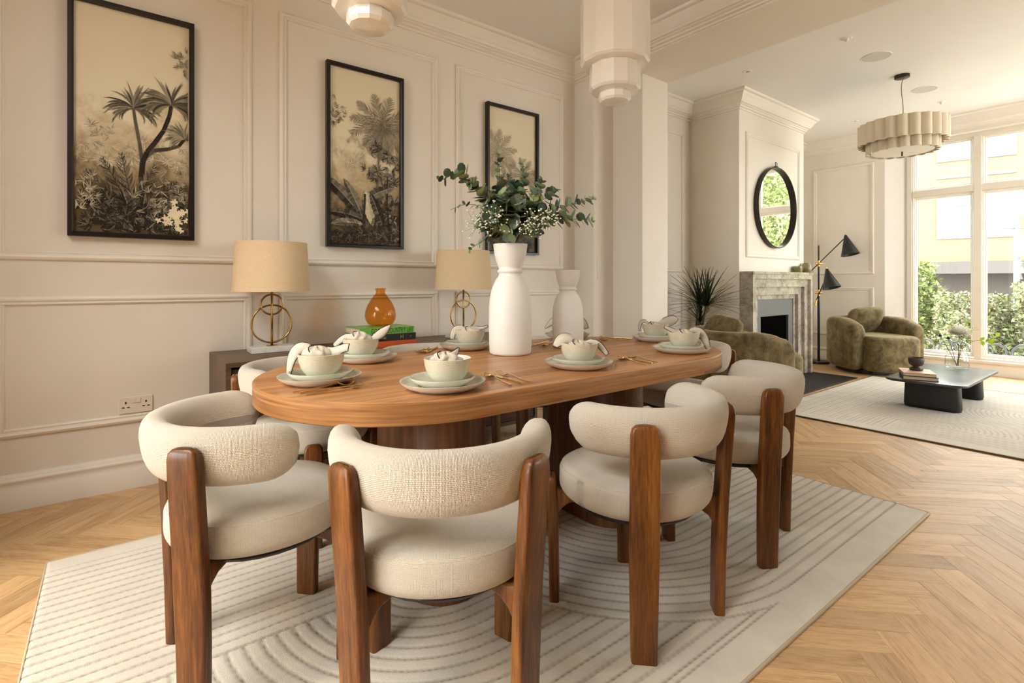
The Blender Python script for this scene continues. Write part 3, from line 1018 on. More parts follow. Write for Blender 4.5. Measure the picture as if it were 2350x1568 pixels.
# table lamps
def table_lamp(loc, rz):
    t = thing('table_lamp', '', 'lamp', loc, rz, 'brass ring table lamps')
    b = box('base', 'marble_white', -.062, .062, -.120, .120, 0, .034, t, bevel=.003)
    m = MB(); m.lathe([(.001, .034), (.030, .034), (.030, .037), (.012, .040), (.001, .040)], 20); m.build('collar', 'antique_brass', t, smooth=False)
    m = MB(); m.tube([(0, 0, .038), (0, 0, .42)], .0065, 10); m.build('stem', 'antique_brass', t, smooth=True)
    for zc, rr in ((.160, .108), (.272, .0585)):
        m = MB(); m.tube([(0.0, rr * math.cos(2 * PI * k / 48), zc + rr * math.sin(2 * PI * k / 48)) for k in range(48)], .0055, 8, closed=True)
        m.build('ring', 'antique_brass', t, smooth=True)
    m = MB()
    z0, z1, r0, r1 = .348, .628, .208, .190
    m.lathe([(r0, z0), (r1, z1), (r1 - .003, z1), (r0 - .003, z0), (r0, z0)], 56, cap=False)
    sh = m.build('lamp_shade', 'lamp_linen', t, smooth=False, autosmooth=40)
    for z, r in ((z0 + .004, r0), (z1 - .004, r1)):
        mm = MB(); mm.lathe([(r + .0012, z - .004), (r + .0012, z + .004)], 56, cap=False); mm.build('hem', 'lamp_linen', sh, smooth=True)
    m = MB(); m.tube([(-r1 + .003, 0, z1 - .03), (r1 - .003, 0, z1 - .03)], .002, 6); m.tube([(0, 0, .42), (0, 0, z1 - .03)], .003, 6); m.build('shade_carrier', 'antique_brass', t)
    return t
lp = table_lamp((-3.22, .735, SZ), 0); lp['label'] = 'brass double-ring table lamp on marble, at the socket end of the sideboard'
lq = copy_tree(lp); lq.location = (-3.20, 2.03, SZ); lq['label'] = 'brass double-ring table lamp on marble, partly behind the tall bouquet vase'

# books under the amber vase
def book(name, label, mat, loc, sx, sy, h, rz, spine_text=(), group='books stacked on the sideboard'):
    """lies flat, spine on the +x side (local), page block inside"""
    t = thing(name, label, 'book', loc, rz, group)
    m = MB(); c = .003
    m.box(-sx / 2, sx / 2, -sy / 2, sy / 2, 0, c); m.box(-sx / 2, sx / 2, -sy / 2, sy / 2, h - c, h); m.box(sx / 2 - c, sx / 2, -sy / 2, sy / 2, c, h - c)
    m.build('cover', mat, t)
    box('pages', 'book_paper', -sx / 2 + .004, sx / 2 - c, -sy / 2 + .004, sy / 2 - .004, c, h - c, t)
    for txt, size, yc, zc, ink, sxc in spine_text:
        cu = bpy.data.curves.new('lettering', 'FONT'); cu.body = txt; cu.size = size; cu.align_x = 'CENTER'; cu.align_y = 'CENTER'
        tmp = bpy.data.objects.new('lettering_tmp', cu); COL.objects.link(tmp)
        me = bpy.data.meshes.new_from_object(tmp.evaluated_get(bpy.context.evaluated_depsgraph_get()))
        bpy.data.objects.remove(tmp)
        me.name = 'lettering'; me.materials.clear(); me.materials.append(MATS[ink])
        o = bpy.data.objects.new('lettering', me); COL.objects.link(o); o.parent = t
        o.matrix_local = Matrix.Translation((sx / 2 + .0005, yc, zc)) @ Matrix(((0, 0, 1, 0), (1, 0, 0, 0), (0, 1, 0, 0), (0, 0, 0, 1))) @ Matrix.Scale(sxc, 4, (1, 0, 0))
    return t
BX, BY = -3.14, 1.36
book('hardback_book', 'orange-spined hardback at the bottom of the pile', 'cover_orange', (BX, BY + .012, SZ), .25, .37, .034, 0.0,
     [('. ... ...', .02, -.02, .018, 'ink_purple', .9), ('.......', .016, .12, .018, 'ink_purple', .8)])
book('hardback_book', 'thick black hardback with gold lettering in the middle of the pile', 'cover_black', (BX, BY + .008, SZ + .0342), .25, .365, .044, .0,
     [('No', .026, -.035, .022, 'ink_gold', .8), ('I\u2022I', .034, .085, .022, 'ink_gold', .8), ('n', .02, .145, .024, 'ink_gold', .9)])
book('hardback_book', 'bright green hardback about country life, on top under the amber vase', 'cover_green', (BX, BY, SZ + .0784), .25, .36, .040, .0,
     [('GOODS COUNTRY LIFE', .044, .030, .0195, 'ink_black', .60), ('........', .016, .155, .020, 'ink_black', .6)])
ZB = SZ + .1186
am = thing('amber_vase', 'bulbous amber glass bottle vase standing on the green book', 'vase', (-3.165, 1.375, ZB))
prof = [(.001, 0), (.05, .0), (.078, .012), (.094, .04), (.099, .068), (.095, .10), (.082, .135), (.064, .165), (.046, .190), (.036, .203), (.030, .212), (.029, .225), (.034, .232), (.036, .238), (.034, .243), (.028, .243),
        (.025, .236), (.025, .214), (.032, .205), (.044, .188), (.062, .163), (.080, .133), (.092, .10), (.096, .068), (.091, .04), (.075, .016), (.05, .006), (.001, .006)]
m = MB(); m.lathe(prof, 40, cap=False); m.build('glass_body', 'amber_glass', am, smooth=True)

# ------------------------------------------------------------------ white vases on the table
def white_vase(name, label, loc, s, hs):
    t = thing(name, label, 'vase', loc)
    pr = [(.001, 0), (.088, 0), (.096, .004), (.099, .012), (.101, .06), (.102, .14), (.101, .22), (.097, .27), (.086, .315), (.070, .350), (.057, .368), (.0535, .378), (.0545, .384), (.060, .387), (.0615, .392), (.060, .397), (.0545, .400),
          (.0535, .406), (.058, .416), (.068, .442), (.076, .475), (.081, .512), (.082, .520), (.079, .522), (.077, .515), (.070, .475), (.060, .44), (.046, .41), (.046, .38), (.02, .36), (.001, .355)]
    m = MB(); m.lathe([(r * s, z * hs) for r, z in pr], 48, cap=False)
    m.build('body', 'ceramic_white', t, smooth=True)
    return t
v1 = PZ(1171, 812, ZT)
V1 = (v1.x, v1.y)
white_vase('tall_vase', 'tall white ceramic vase with a pinched neck, holding eucalyptus', (v1.x, v1.y, ZT), 1.0, 1.0)
v2 = PZ(1303, 797, ZT)
white_vase('tall_vase', 'shorter empty white ceramic vase with a pinched neck', (v2.x, v2.y, ZT), .80, .775)
# ------------------------------------------------------------------ place settings
SEAT = [None,
        'at the table end by the wall socket',
        'on the herringbone side, nearest the wall socket',
        'on the herringbone side, beside the empty white vase',
        'on the herringbone side, next to the armchair end',
        'at the table end nearest the green armchairs',
        'on the wall side, behind the empty white vase',
        'on the wall side, beside the tall bouquet vase',
        'on the wall side, in front of the amber vase']
ZR = ZT + .024
C_ = {1: PZ(735, 861, ZR), 2: PZ(1016, 874, ZR), 3: PZ(1328, 829, ZR), 4: PZ(1563, 797, ZR), 5: PZ(1506, 773, ZR), 6: PZ(1302, 766.5, ZR), 7: PZ(1070, 790, ZR), 8: PZ(838, 816, ZR)}
B_ = {1: 737, 2: 1027, 3: 1329, 4: 1569, 5: 1504, 6: 1302, 7: 1079, 8: 828}
def lathe_obj(name, mats, prof_list, loc, label, cat, group):
    t = thing(name, label, cat, loc, 0, group)
    for nm, mt, pr in prof_list:
        m = MB(); m.lathe(pr, 44, cap=False); m.build(nm, mt, t, smooth=True)
    return t
first = {}
def proto_place(key, maker, loc, label):
    if key not in first:
        first[key] = maker(loc, label); return first[key]
    o = copy_tree(first[key]); o.location = loc; o['label'] = label
    return o
def mk_plate(loc, label):
    t = lathe_obj('dinner_plate', None, [
        ('body', 'glaze_plain', [(.001, .004), (.084, .004), (.086, .0), (.093, 0), (.098, .003), (.118, .010), (.131, .020), (.1365, .0275)]),
        ('inner_glaze', 'glaze_mint', [(.1365, .0275), (.1345, .028), (.127, .0205), (.114, .0120), (.104, .0098), (.001, .0095)])], loc, label, 'plate', 'cream dinner plates on the dining table')
    return t
def mk_side(loc, label):
    return lathe_obj('side_plate', None, [
        ('body', 'glaze_rim', [(.001, .002), (.060, .002), (.064, 0), (.069, 0), (.078, .006), (.095, .016), (.1045, .027), (.1055, .030)]),
        ('inner_glaze', 'glaze_mint', [(.1055, .030), (.1032, .0305), (.094, .0205), (.080, .0110), (.001, .0095)])], loc, label, 'plate', 'pale green side plates on the dining table')
def mk_bowl(loc, label):
    return lathe_obj('bowl', None, [
        ('body', 'glaze_speckled', [(.001, .003), (.034, .003), (.036, 0), (.040, 0), (.045, .005), (.056, .017), (.066, .034), (.0725, .054), (.0752, .074), (.0755, .0785)]),
        ('inner_glaze', 'glaze_inside', [(.0755, .0785), (.0738, .0792), (.0725, .074), (.0695, .054), (.063, .035), (.052, .018), (.034, .008), (.001, .0065)])], loc, label, 'bowl', 'speckled bowls on the dining table')
BOWL = {}
for s in range(1, 9):
    c = C_[s]
    proto_place('plate', mk_plate, (c.x, c.y, ZT), 'cream stoneware dinner plate ' + SEAT[s])
    proto_place('side', mk_side, (c.x, c.y, ZT + .0098), 'small pale green side plate ' + SEAT[s])
    b = c.copy()
    r = RT; k = (B_[s] - (CXP + FPX * (RT[0] * c.x + RT[1] * c.y) / depth(c))) / FPX * depth(c)
    b = Vector((c.x + RT[0] * k, c.y + RT[1] * k, ZT + .0195))
    BOWL[s] = b
    proto_place('bowl', mk_bowl, (b.x, b.y, b.z), 'speckled pale green bowl ' + SEAT[s])

# napkins: a loosely knotted cloth in each bowl, corners sticking out, dark edging
def view_pt(base, dx, dy, dd=0.0):
    """offset in metres: dx to the photographer's right, dy up, dd away"""
    return Vector((base.x + RT[0] * dx + FW[0] * dd, base.y + RT[1] * dx + FW[1] * dd, base.z + dy))
def napkin(s, tips, lump=(0, 0), lh=.018, seed=1):
    rr = random.Random(seed)
    b = BOWL[s]
    rim = Vector((b.x, b.y, b.z + .074))
    t = thing('napkin', 'knotted cream black-edged napkin ' + SEAT[s], 'napkin', (b.x, b.y, b.z + .074), 0, 'knotted napkins in the bowls')
    # knot: a crumpled ring of folds
    m = MB(); rg = []
    nu, nv = 16, 28
    for i in range(nu + 1):
        ph = -PI / 2 + PI * i / nu
        row = []
        for k in range(nv):
            th = 2 * PI * k / nv
            fold = 1 + .17 * math.sin(7 * th + 2.6 * math.sin(ph * 2 + seed)) + .08 * math.sin(11 * th - 3 * ph + seed)
            rx = .047 * math.cos(ph) * fold; ry = .036 * math.cos(ph) * fold
            z = .026 * math.sin(ph) * (1 + .22 * math.sin(5 * th + 2 * ph + seed)) + lh - .022
            p = Vector((RT[0] * (lump[0] + rx * math.cos(th)) + FW[0] * (lump[1] + ry * math.sin(th)), RT[1] * (lump[0] + rx * math.cos(th)) + FW[1] * (lump[1] + ry * math.sin(th)), z))
            row.append(p)
        rg.append(row)
    m.rings(rg); kn = m.build('knot', 'napkin_cloth', t, smooth=True)
    # a strip of edging wound over the knot
    pts = []
    for k in range(9):
        a = -1.2 + 2.4 * k / 8
        q = Vector((lump[0] - .018 + .006 * math.sin(a * 3), lump[1] + .034 * math.sin(a), .029 * math.cos(a) + lh - .0200))
        pts.append(Vector((RT[0] * q.x + FW[0] * q.y, RT[1] * q.x + FW[1] * q.y, q.z)))
    mm = MB(); mm.tube(pts, .0018, 5); mm.build('edging', 'napkin_edge', kn, smooth=True)
    for (p0, p1, p2, p3, w0, w1, w2, twist) in tips:
        # centre line in view metres relative to the bowl rim centre, width profile start/mid/end
        P = [Vector((RT[0] * a[0] + FW[0] * a[2], RT[1] * a[0] + FW[1] * a[2], a[1])) for a in (p0, p1, p2, p3)]
        line = bez(*P, 14)
        m = MB(); L = []; Rr = []; M_ = []
        for i, c in enumerate(line):
            u = i / 14
            tn = (line[min(i + 1, 14)] - line[max(i - 1, 0)]).normalized()
            view = Vector((FW[0], FW[1], 0))
            side = tn.cross(view)
            if side.length < .2: side = Vector((0, 0, 1))
            side.normalize()
            side = (Matrix.Rotation(twist * (0.4 + .6 * u), 3, tn) @ side)
            w = (.9) * (w0 * (1 - u) ** 2 + w1 * 2 * u * (1 - u) + w2 * u * u)
            bulge = tn.cross(side).normalized() * (.22 * w)
            L.append(c + side * w); Rr.append(c - side * w); M_.append(c + bulge)
        rows = [L, [(a + b) / 2 * .5 + b * .5 if False else a * .35 + b * .65 for a, b in zip(L, M_)], M_, [a * .35 + b * .65 for a, b in zip(Rr, M_)], Rr]
        n = 15
        for row in rows:
            m.v += [tuple(p) for p in row]
        for j in range(4):
            for i in range(n - 1):
                m.f.append((j * n + i, j * n + i + 1, (j + 1) * n + i + 1, (j + 1) * n + i))
        o = m.build('corner', 'napkin_cloth', t, smooth=True)
        md = o.modifiers.new('cloth', 'SOLIDIFY'); md.thickness = .0022; md.offset = 0
        mm = MB(); mm.tube(L[3:] + [M_[-1]] + list(reversed(Rr[3:])), .0016, 6); mm.build('edging', 'napkin_edge', o, smooth=True)
    return t
# tips: (p0, p1, p2, p3) as (right, up, away) in metres from the rim centre
napkin(1, [((-.03, .012, 0), (-.07, .040, 0), (-.098, .018, -.01), (-.105, -.062, -.012), .012, .034, .013, .5),
           ((.02, .008, 0), (.05, .004, 0), (.075, .028, -.01), (.098, .026, -.012), .020, .016, .015, -.5)], (-.012, 0), .022, 1)
napkin(2, [((.0, .004, 0), (.012, .006, 0), (.025, .018, .0), (.035, .036, .0), .020, .018, .003, .5)], (-.006, 0), .016, 2)
napkin(3, [((-.02, .006, 0), (-.055, .030, 0), (-.075, .018, 0), (-.098, -.010, -.01), .014, .046, .012, .8),
           ((.03, .002, 0), (.065, .018, 0), (.085, -.005, 0), (.112, -.042, -.01), .010, .018, .008, .3)], (-.004, 0), .008, 3)
napkin(4, [((-.03, .0, 0), (-.055, .012, 0), (-.075, .022, 0), (-.094, .030, 0), .014, .010, .008, .4),
           ((.03, .006, 0), (.075, .030, 0), (.105, -.012, 0), (.116, -.080, -.01), .012, .030, .010, .4)], (.0, 0), .010, 4)
napkin(5, [((-.04, .004, 0), (-.066, .034, 0), (-.094, .028, 0), (-.092, -.036, 0), .010, .012, .006, .5),
           ((.02, .006, 0), (.06, .006, 0), (.10, .040, 0), (.125, .020, 0), .014, .052, .016, .2)], (-.01, 0), .010, 5)
napkin(6, [((-.03, .006, 0), (-.06, .030, 0), (-.085, .016, 0), (-.135, -.036, 0), .012, .040, .004, .2),
           ((.04, .006, 0), (.075, .030, 0), (.098, .022, 0), (.118, -.038, 0), .010, .026, .014, .3)], (0, 0), .012, 6)
napkin(7, [((-.03, .004, 0), (-.065, .025, 0), (-.09, .000, 0), (-.092, -.044, 0), .012, .026, .012, .4),
           ((.02, .004, 0), (.05, .012, 0), (.07, .010, 0), (.09, .024, 0), .010, .012, .006, .4)], (0, 0), .012, 7)
napkin(8, [((-.03, .004, 0), (-.06, .020, .0), (-.085, .0, .0), (-.115, -.028, .0), .016, .020, .010, .4),
           ((.05, .002, 0), (.08, .016, 0), (.10, .034, 0), (.128, .062, .0), .010, .034, .003, .1)], (-.005, 0), .026, 8)

# cutlery, each piece laid from handle end to tip on the table top
def shape_strip(stations):
    """stations: (s along, half width, z, half thickness) -> closed strip along local y"""
    m = MB(); rg = []
    for s, w, z, h in stations:
        rg.append([(w * .75, s, z - h), (w, s, z), (w * .75, s, z + h), (-w * .75, s, z + h), (-w, s, z), (-w * .75, s, z - h)])
    m.rings(rg); return m
def spoon_mesh(t):
    shape_strip([(0, .0034, .0035, .0019), (.06, .0029, .004, .0018), (.115, .0024, .009, .0015), (.135, .0020, .0160, .0014), (.142, .0040, .0165, .0012)]).build('handle', 'gold_steel', t, autosmooth=50)
    m = MB(); rg = []
    for k in range(9):
        u = k / 8; w = .0185 * math.sin(PI * (.10 + .86 * u) ** .8) + .001
        z = .0170 - .0105 * math.sin(PI * u * .95); s = .140 + .060 * u
        rg.append([(w, s, z), (w * .6, s, z - .004), (0, s, z - .0055), (-w * .6, s, z - .004), (-w, s, z), (-w * .6, s, z - .003), (0, s, z - .0043), (w * .6, s, z - .003)])
    m.rings(rg); m.build('spoon_bowl', 'gold_steel', t, smooth=True)
def fork_mesh(t):
    shape_strip([(0, .0034, .0035, .0019), (.06, .0029, .004, .0018), (.12, .0024, .010, .0015), (.137, .0024, .010, .0013), (.147, .0100, .006, .0011), (.160, .0118, .0035, .0010)]).build('handle', 'gold_steel', t, autosmooth=50)
    for k in range(4):
        x = -.0095 + k * .00633
        m = MB(); m.rings([[(x + a, s, z + b) for a, b in ((.0017 * q, -.0009), (.0017 * q, .0009), (-.0017 * q, .0009), (-.0017 * q, -.0009))] for s, z, q in ((.158, .0036, 1.1), (.175, .0040, .9), (.190, .0075, .7), (.204, .0125, .4))])
        m.build('tine', 'gold_steel', t)
def knife_mesh(t):
    shape_strip([(0, .0042, .0040, .0034), (.07, .0038, .0040, .0030), (.118, .0034, .0036, .0020)]).build('handle', 'gold_steel', t, autosmooth=50)
    shape_strip([(.117, .0030, .0036, .0016), (.125, .0075, .0036, .0009), (.17, .0085, .0036, .0007), (.20, .0070, .0036, .0006), (.212, .0012, .0036, .0005)]).build('blade', 'gold_steel', t)
KIND = {'spoon': spoon_mesh, 'fork': fork_mesh, 'knife': knife_mesh}
cut_first = {}
def cutlery(kind, s, a, b):
    """a = handle end pixel, b = pixel the piece points at, both on the table top"""
    pa, pb = PZ(a[0], a[1], ZT), PZ(b[0], b[1], ZT)
    d = (pb - pa); ang = math.atan2(-d.x, d.y)
    lab = 'slim gold %s laid %s' % (kind, SEAT[s])
    if kind not in cut_first:
        t = thing(kind, lab, kind, (pa.x, pa.y, ZT + .0003), ang, 'gold %s set on the dining table' % kind); KIND[kind](t); cut_first[kind] = t
    else:
        t = copy_tree(cut_first[kind]); t.location = (pa.x, pa.y, ZT + .0003); t.rotation_euler = (0, 0, ang); t['label'] = lab
    return t
cutlery('spoon', 1, (672, 902.5), (840, 879)); cutlery('knife', 1, (688, 905), (860, 880)); cutlery('fork', 1, (702, 908.5), (880, 882))
cutlery('spoon', 2, (1173, 886.5), (1120, 866)); cutlery('knife', 2, (1199, 882), (1125, 861)); cutlery('fork', 2, (1216, 878.5), (1128, 854))
cutlery('spoon', 3, (1485, 839.5), (1398, 820)); cutlery('knife', 3, (1496.5, 835.5), (1405, 818)); cutlery('fork', 3, (1508, 833), (1418, 814))
cutlery('spoon', 4, (1606, 786), (1572, 781)); cutlery('knife', 4, (1612, 788.5), (1578, 783)); cutlery('fork', 4, (1600, 784), (1566, 779))
cutlery('fork', 5, (1441, 783), (1393, 778)); cutlery('spoon', 5, (1446, 780), (1412, 781)); cutlery('knife', 5, (1452, 779), (1405, 776))
cutlery('fork', 6, (1262, 786), (1238, 795)); cutlery('spoon', 6, (1268, 787), (1250, 795)); cutlery('knife', 6, (1258, 785), (1230, 792))
cutlery('fork', 7, (985, 800), (963, 810)); cutlery('spoon', 7, (998, 800), (974, 810)); cutlery('knife', 7, (1004, 799), (985, 808))
cutlery('spoon', 8, (770, 827), (722, 846)); cutlery('knife', 8, (758, 825), (708, 844)); cutlery('fork', 8, (746, 824), (694, 842))
# ------------------------------------------------------------------ bouquet in the tall vase
DV = depth(v1)
MOUTH = Vector((v1.x, v1.y, ZT + .50))
def vp(px, py, dd=0.0):
    return PD(px, py, DV + dd)
def disc_leaf(name, n=9, cup=.18):
    m = MB()
    m.v.append((0, .0, 0)); 
    pts = []
    for k in range(n):
        a = -PI / 2 + 2 * PI * k / n
        x, y = .5 * math.cos(a) * .92, .52 + .5 * math.sin(a)
        pts.append((x, y, cup * (x * x * 2 + (y - .5) ** 2)))
    m.v = [(0, .5, 0)] + pts
    m.f = [(0, 1 + k, 1 + (k + 1) % n) for k in range(n)]
    return m
_lf = disc_leaf('leaf').build('leaf', 'euca_leaf', None, smooth=True); LEAF = _lf.data; bpy.data.objects.remove(_lf)
def pointed_leaf(l=1.0, w=.36, n=7, mat='lime_leaf', fold=.12, droop=.12):
    m = MB()
    for k in range(n):
        u = k / (n - 1); ww = w * .5 * math.sin(PI * min(1, u * .94 + .03)) ** .8
        z = -droop * l * u * u
        m.v += [(-ww, u * l, z + fold * ww), (0, u * l, z), (ww, u * l, z + fold * ww)]
    for k in range(n - 1):
        a = 3 * k
        m.f += [(a, a + 1, a + 4, a + 3), (a + 1, a + 2, a + 5, a + 4)]
    return m
def orient(loc, direction, normal, size):
    y = Vector(direction).normalized(); z = Vector(normal)
    z = z - y * z.dot(y)
    if z.length < 1e-4: z = y.orthogonal()
    z.normalize(); x = y.cross(z)
    M = Matrix((x, y, z)).transposed().to_4x4()
    return Matrix.Translation(loc) @ M @ Matrix.Scale(size, 4)
def leafy(name, label, cat, base, pts, nl, smin, smax, rr, leafmesh, stem_mat='stem_green', stem_r=.0022, start=.35, group=None, spread=1.0, tipsmall=.5):
    t = thing(name, label, cat, base, 0, group)
    P = [Vector(p) - Vector(base) for p in pts]
    # smooth polyline through the points
    line = []
    for i in range(len(P) - 1):
        p0 = P[max(i - 1, 0)]; p3 = P[min(i + 2, len(P) - 1)]
        for k in range(6):
            u = k / 6
            line.append(.5 * ((2 * P[i]) + (P[i + 1] - p0) * u + (2 * p0 - 5 * P[i] + 4 * P[i + 1] - p3) * u * u + (3 * P[i] - p0 - 3 * P[i + 1] + p3) * u ** 3))
    line.append(P[-1])
    m = MB(); N = len(line)
    m.tube(line, [stem_r * (1.1 - .7 * i / N) for i in range(N)], 5); m.build('stem', stem_mat, t, smooth=True)
    for k in range(nl):
        u = start + (1 - start) * (k + .5) / nl
        f = u * (N - 1); i = min(int(f), N - 2); c = line[i].lerp(line[i + 1], f - i)
        tn = (line[i + 1] - line[i]).normalized()
        a = k * PI * .5 * 1.06 + rr.uniform(-.5, .5)
        q = tn.orthogonal().normalized(); q = Matrix.Rotation(a, 3, tn) @ q
        d = (q * spread + tn * .55).normalized()
        nrm = (tn * .5 - q * .35 + c.normalized() * .5 + Vector((rr.uniform(-.6, .6), rr.uniform(-.6, .6), rr.uniform(-.1, .7)))).normalized()
        sz = rr.uniform(smin, smax) * (1 - (1 - tipsmall) * max(0, (u - .5) * 2))
        o = bpy.data.objects.new('leaf', leafmesh); COL.objects.link(o); o.parent = t
        o.matrix_local = orient(c, d, nrm, sz)
    return t
rr = random.Random(21)
EU = [  # pixel path of each sprig (from the vase mouth outwards), away offset, leaves
    ([(1150, 500), (1100, 440), (1060, 398), (1012, 414)], -.02, 20, .030, .038, 'long eucalyptus sprig arching up towards the middle picture'),
    ([(1150, 520), (1100, 475), (1065, 470), (1034, 482)], -.05, 8, .014, .022, 'thin eucalyptus sprig reaching sideways with tiny leaves'),
    ([(1130, 545), (1110, 552), (1092, 563), (1076, 574)], -.07, 7, .014, .020, 'short trailing sprig hanging over the lip of the tall vase'),
    ([(1160, 470), (1150, 430), (1147, 390), (1147, 352)], .05, 18, .018, .030, 'upright eucalyptus sprig in front of the third picture, pale at its tip'),
    ([(1190, 470), (1200, 430), (1201, 400), (1200, 368)], .04, 16, .018, .028, 'upright eucalyptus sprig with the most pointed pale tip'),
    ([(1210, 480), (1228, 450), (1238, 430), (1245, 412)], .02, 14, .020, .030, 'eucalyptus sprig leaning towards the edge of the third picture'),
    ([(1220, 500), (1270, 480), (1320, 468), (1362, 456)], -.02, 22, .024, .034, 'upper long eucalyptus sprig spreading towards the stepped pier'),
    ([(1220, 520), (1270, 505), (1320, 503), (1360, 506)], -.06, 22, .026, .036, 'lower long eucalyptus sprig spreading towards the stepped pier'),
    ([(1200, 500), (1225, 470), (1262, 450), (1275, 435)], -.06, 16, .026, .034, 'dark leaved eucalyptus sprig in the middle of the bouquet'),
    ([(1165, 510), (1160, 480), (1155, 462), (1150, 445)], -.10, 16, .030, .042, 'broad leaved eucalyptus sprig at the heart of the bouquet'),
    ([(1180, 520), (1180, 500), (1184, 480), (1190, 462)], -.12, 16, .030, .042, 'eucalyptus sprig with big blue-green leaves above the vase mouth'),
    ([(1150, 530), (1135, 510), (1122, 490), (1112, 470)], -.09, 16, .026, .036, 'olive eucalyptus sprig above the white gypsophila'),
    ([(1195, 535), (1215, 528), (1235, 520), (1250, 508)], -.11, 14, .026, .036, 'eucalyptus sprig low over the lip on the pier side'),
    ([(1150, 540), (1125, 532), (1112, 522), (1100, 512)], -.10, 12, .024, .034, 'eucalyptus sprig low over the lip on the lamp side'),
    ([(1175, 535), (1172, 528), (1170, 524), (1168, 540)], -.13, 8, .034, .044, 'drooping eucalyptus leaves at the front lip of the tall vase'),
    ([(1170, 480), (1172, 455), (1180, 430), (1178, 415)], .0, 14, .024, .034, 'pale green eucalyptus sprig rising from the middle of the bouquet'),
    ([(1155, 515), (1140, 490), (1135, 465), (1130, 440)], -.03, 14, .026, .036, 'eucalyptus sprig fanning up behind the gypsophila'),
    ([(1195, 515), (1210, 490), (1222, 465), (1228, 440)], -.09, 14, .026, .036, 'eucalyptus sprig fanning up in front of the third picture frame'),
    ([(1170, 520), (1165, 500), (1140, 488), (1125, 500)], -.15, 12, .030, .040, 'eucalyptus sprig curling forward over the vase shoulder'),
    ([(1190, 520), (1205, 505), (1245, 490), (1290, 495)], -.09, 16, .028, .036, 'dark eucalyptus sprig along the pier side of the bouquet'),
    ([(1150, 500), (1115, 455), (1090, 420), (1075, 425)], -.05, 14, .026, .036, 'olive eucalyptus sprig below the long arching one'),
]
for pts, dd, nl, s0, s1, lab in EU:
    n = len(pts)
    path = [MOUTH + Vector((rr.uniform(-.02, .02), rr.uniform(-.02, .02), 0))] + [vp(p[0], p[1], dd * (i + 1) / n) for i, p in enumerate(pts)]
    leafy('eucalyptus_sprig', lab, 'foliage', tuple(MOUTH), path, int(nl * 1.3), s0 * 1.9, s1 * 1.95, rr, LEAF, start=.22, group='eucalyptus sprigs in the tall vase')
def gyp(label, path, nf, spread, rr):
    t = thing('gypsophila_sprig', label, 'flowers', tuple(MOUTH), 0, 'gypsophila in the tall vase')
    P = [Vector(p) - MOUTH for p in path]
    m = MB(); fl_ = MB()
    m.tube(P, .0012, 4)
    for k in range(nf):
        u = .45 + .55 * rr.random(); f = u * (len(P) - 1); i = min(int(f), len(P) - 2); c = P[i].lerp(P[i + 1], f - i)
        e = c + Vector((rr.gauss(0, spread), rr.gauss(0, spread), rr.gauss(0, spread) + spread * .3))
        m.tube([c, c.lerp(e, .5) + Vector((0, 0, -.004)), e], .0006, 3)
        r = rr.uniform(.0035, .0055)
        fl_.lathe([(r * .2, e.z - r * .7), (r, e.z), (r * .7, e.z + r * .6), (r * .1, e.z + r * .5)], 6, e.x, e.y)
    m.build('stem', 'stem_green', t)
    o = fl_.build('blossom', 'petal_white', t, smooth=True, kind='stuff')
for lab, pts, dd, nf in (('white gypsophila spray on the lamp side of the bouquet', [(1140, 530), (1115, 505), (1090, 520)], -.12, 70),
                         ('white gypsophila spray just above the middle of the vase lip', [(1150, 530), (1140, 500), (1128, 485)], -.14, 55),
                         ('white gypsophila spray low on the pier side of the vase lip', [(1195, 530), (1215, 515), (1235, 535)], -.16, 75),
                         ('white gypsophila spray among the outer pier-side leaves', [(1205, 520), (1240, 500), (1275, 510)], -.13, 75)):
    gyp(lab, [MOUTH] + [vp(p[0], p[1], dd) for p in pts], nf, .024, rr)

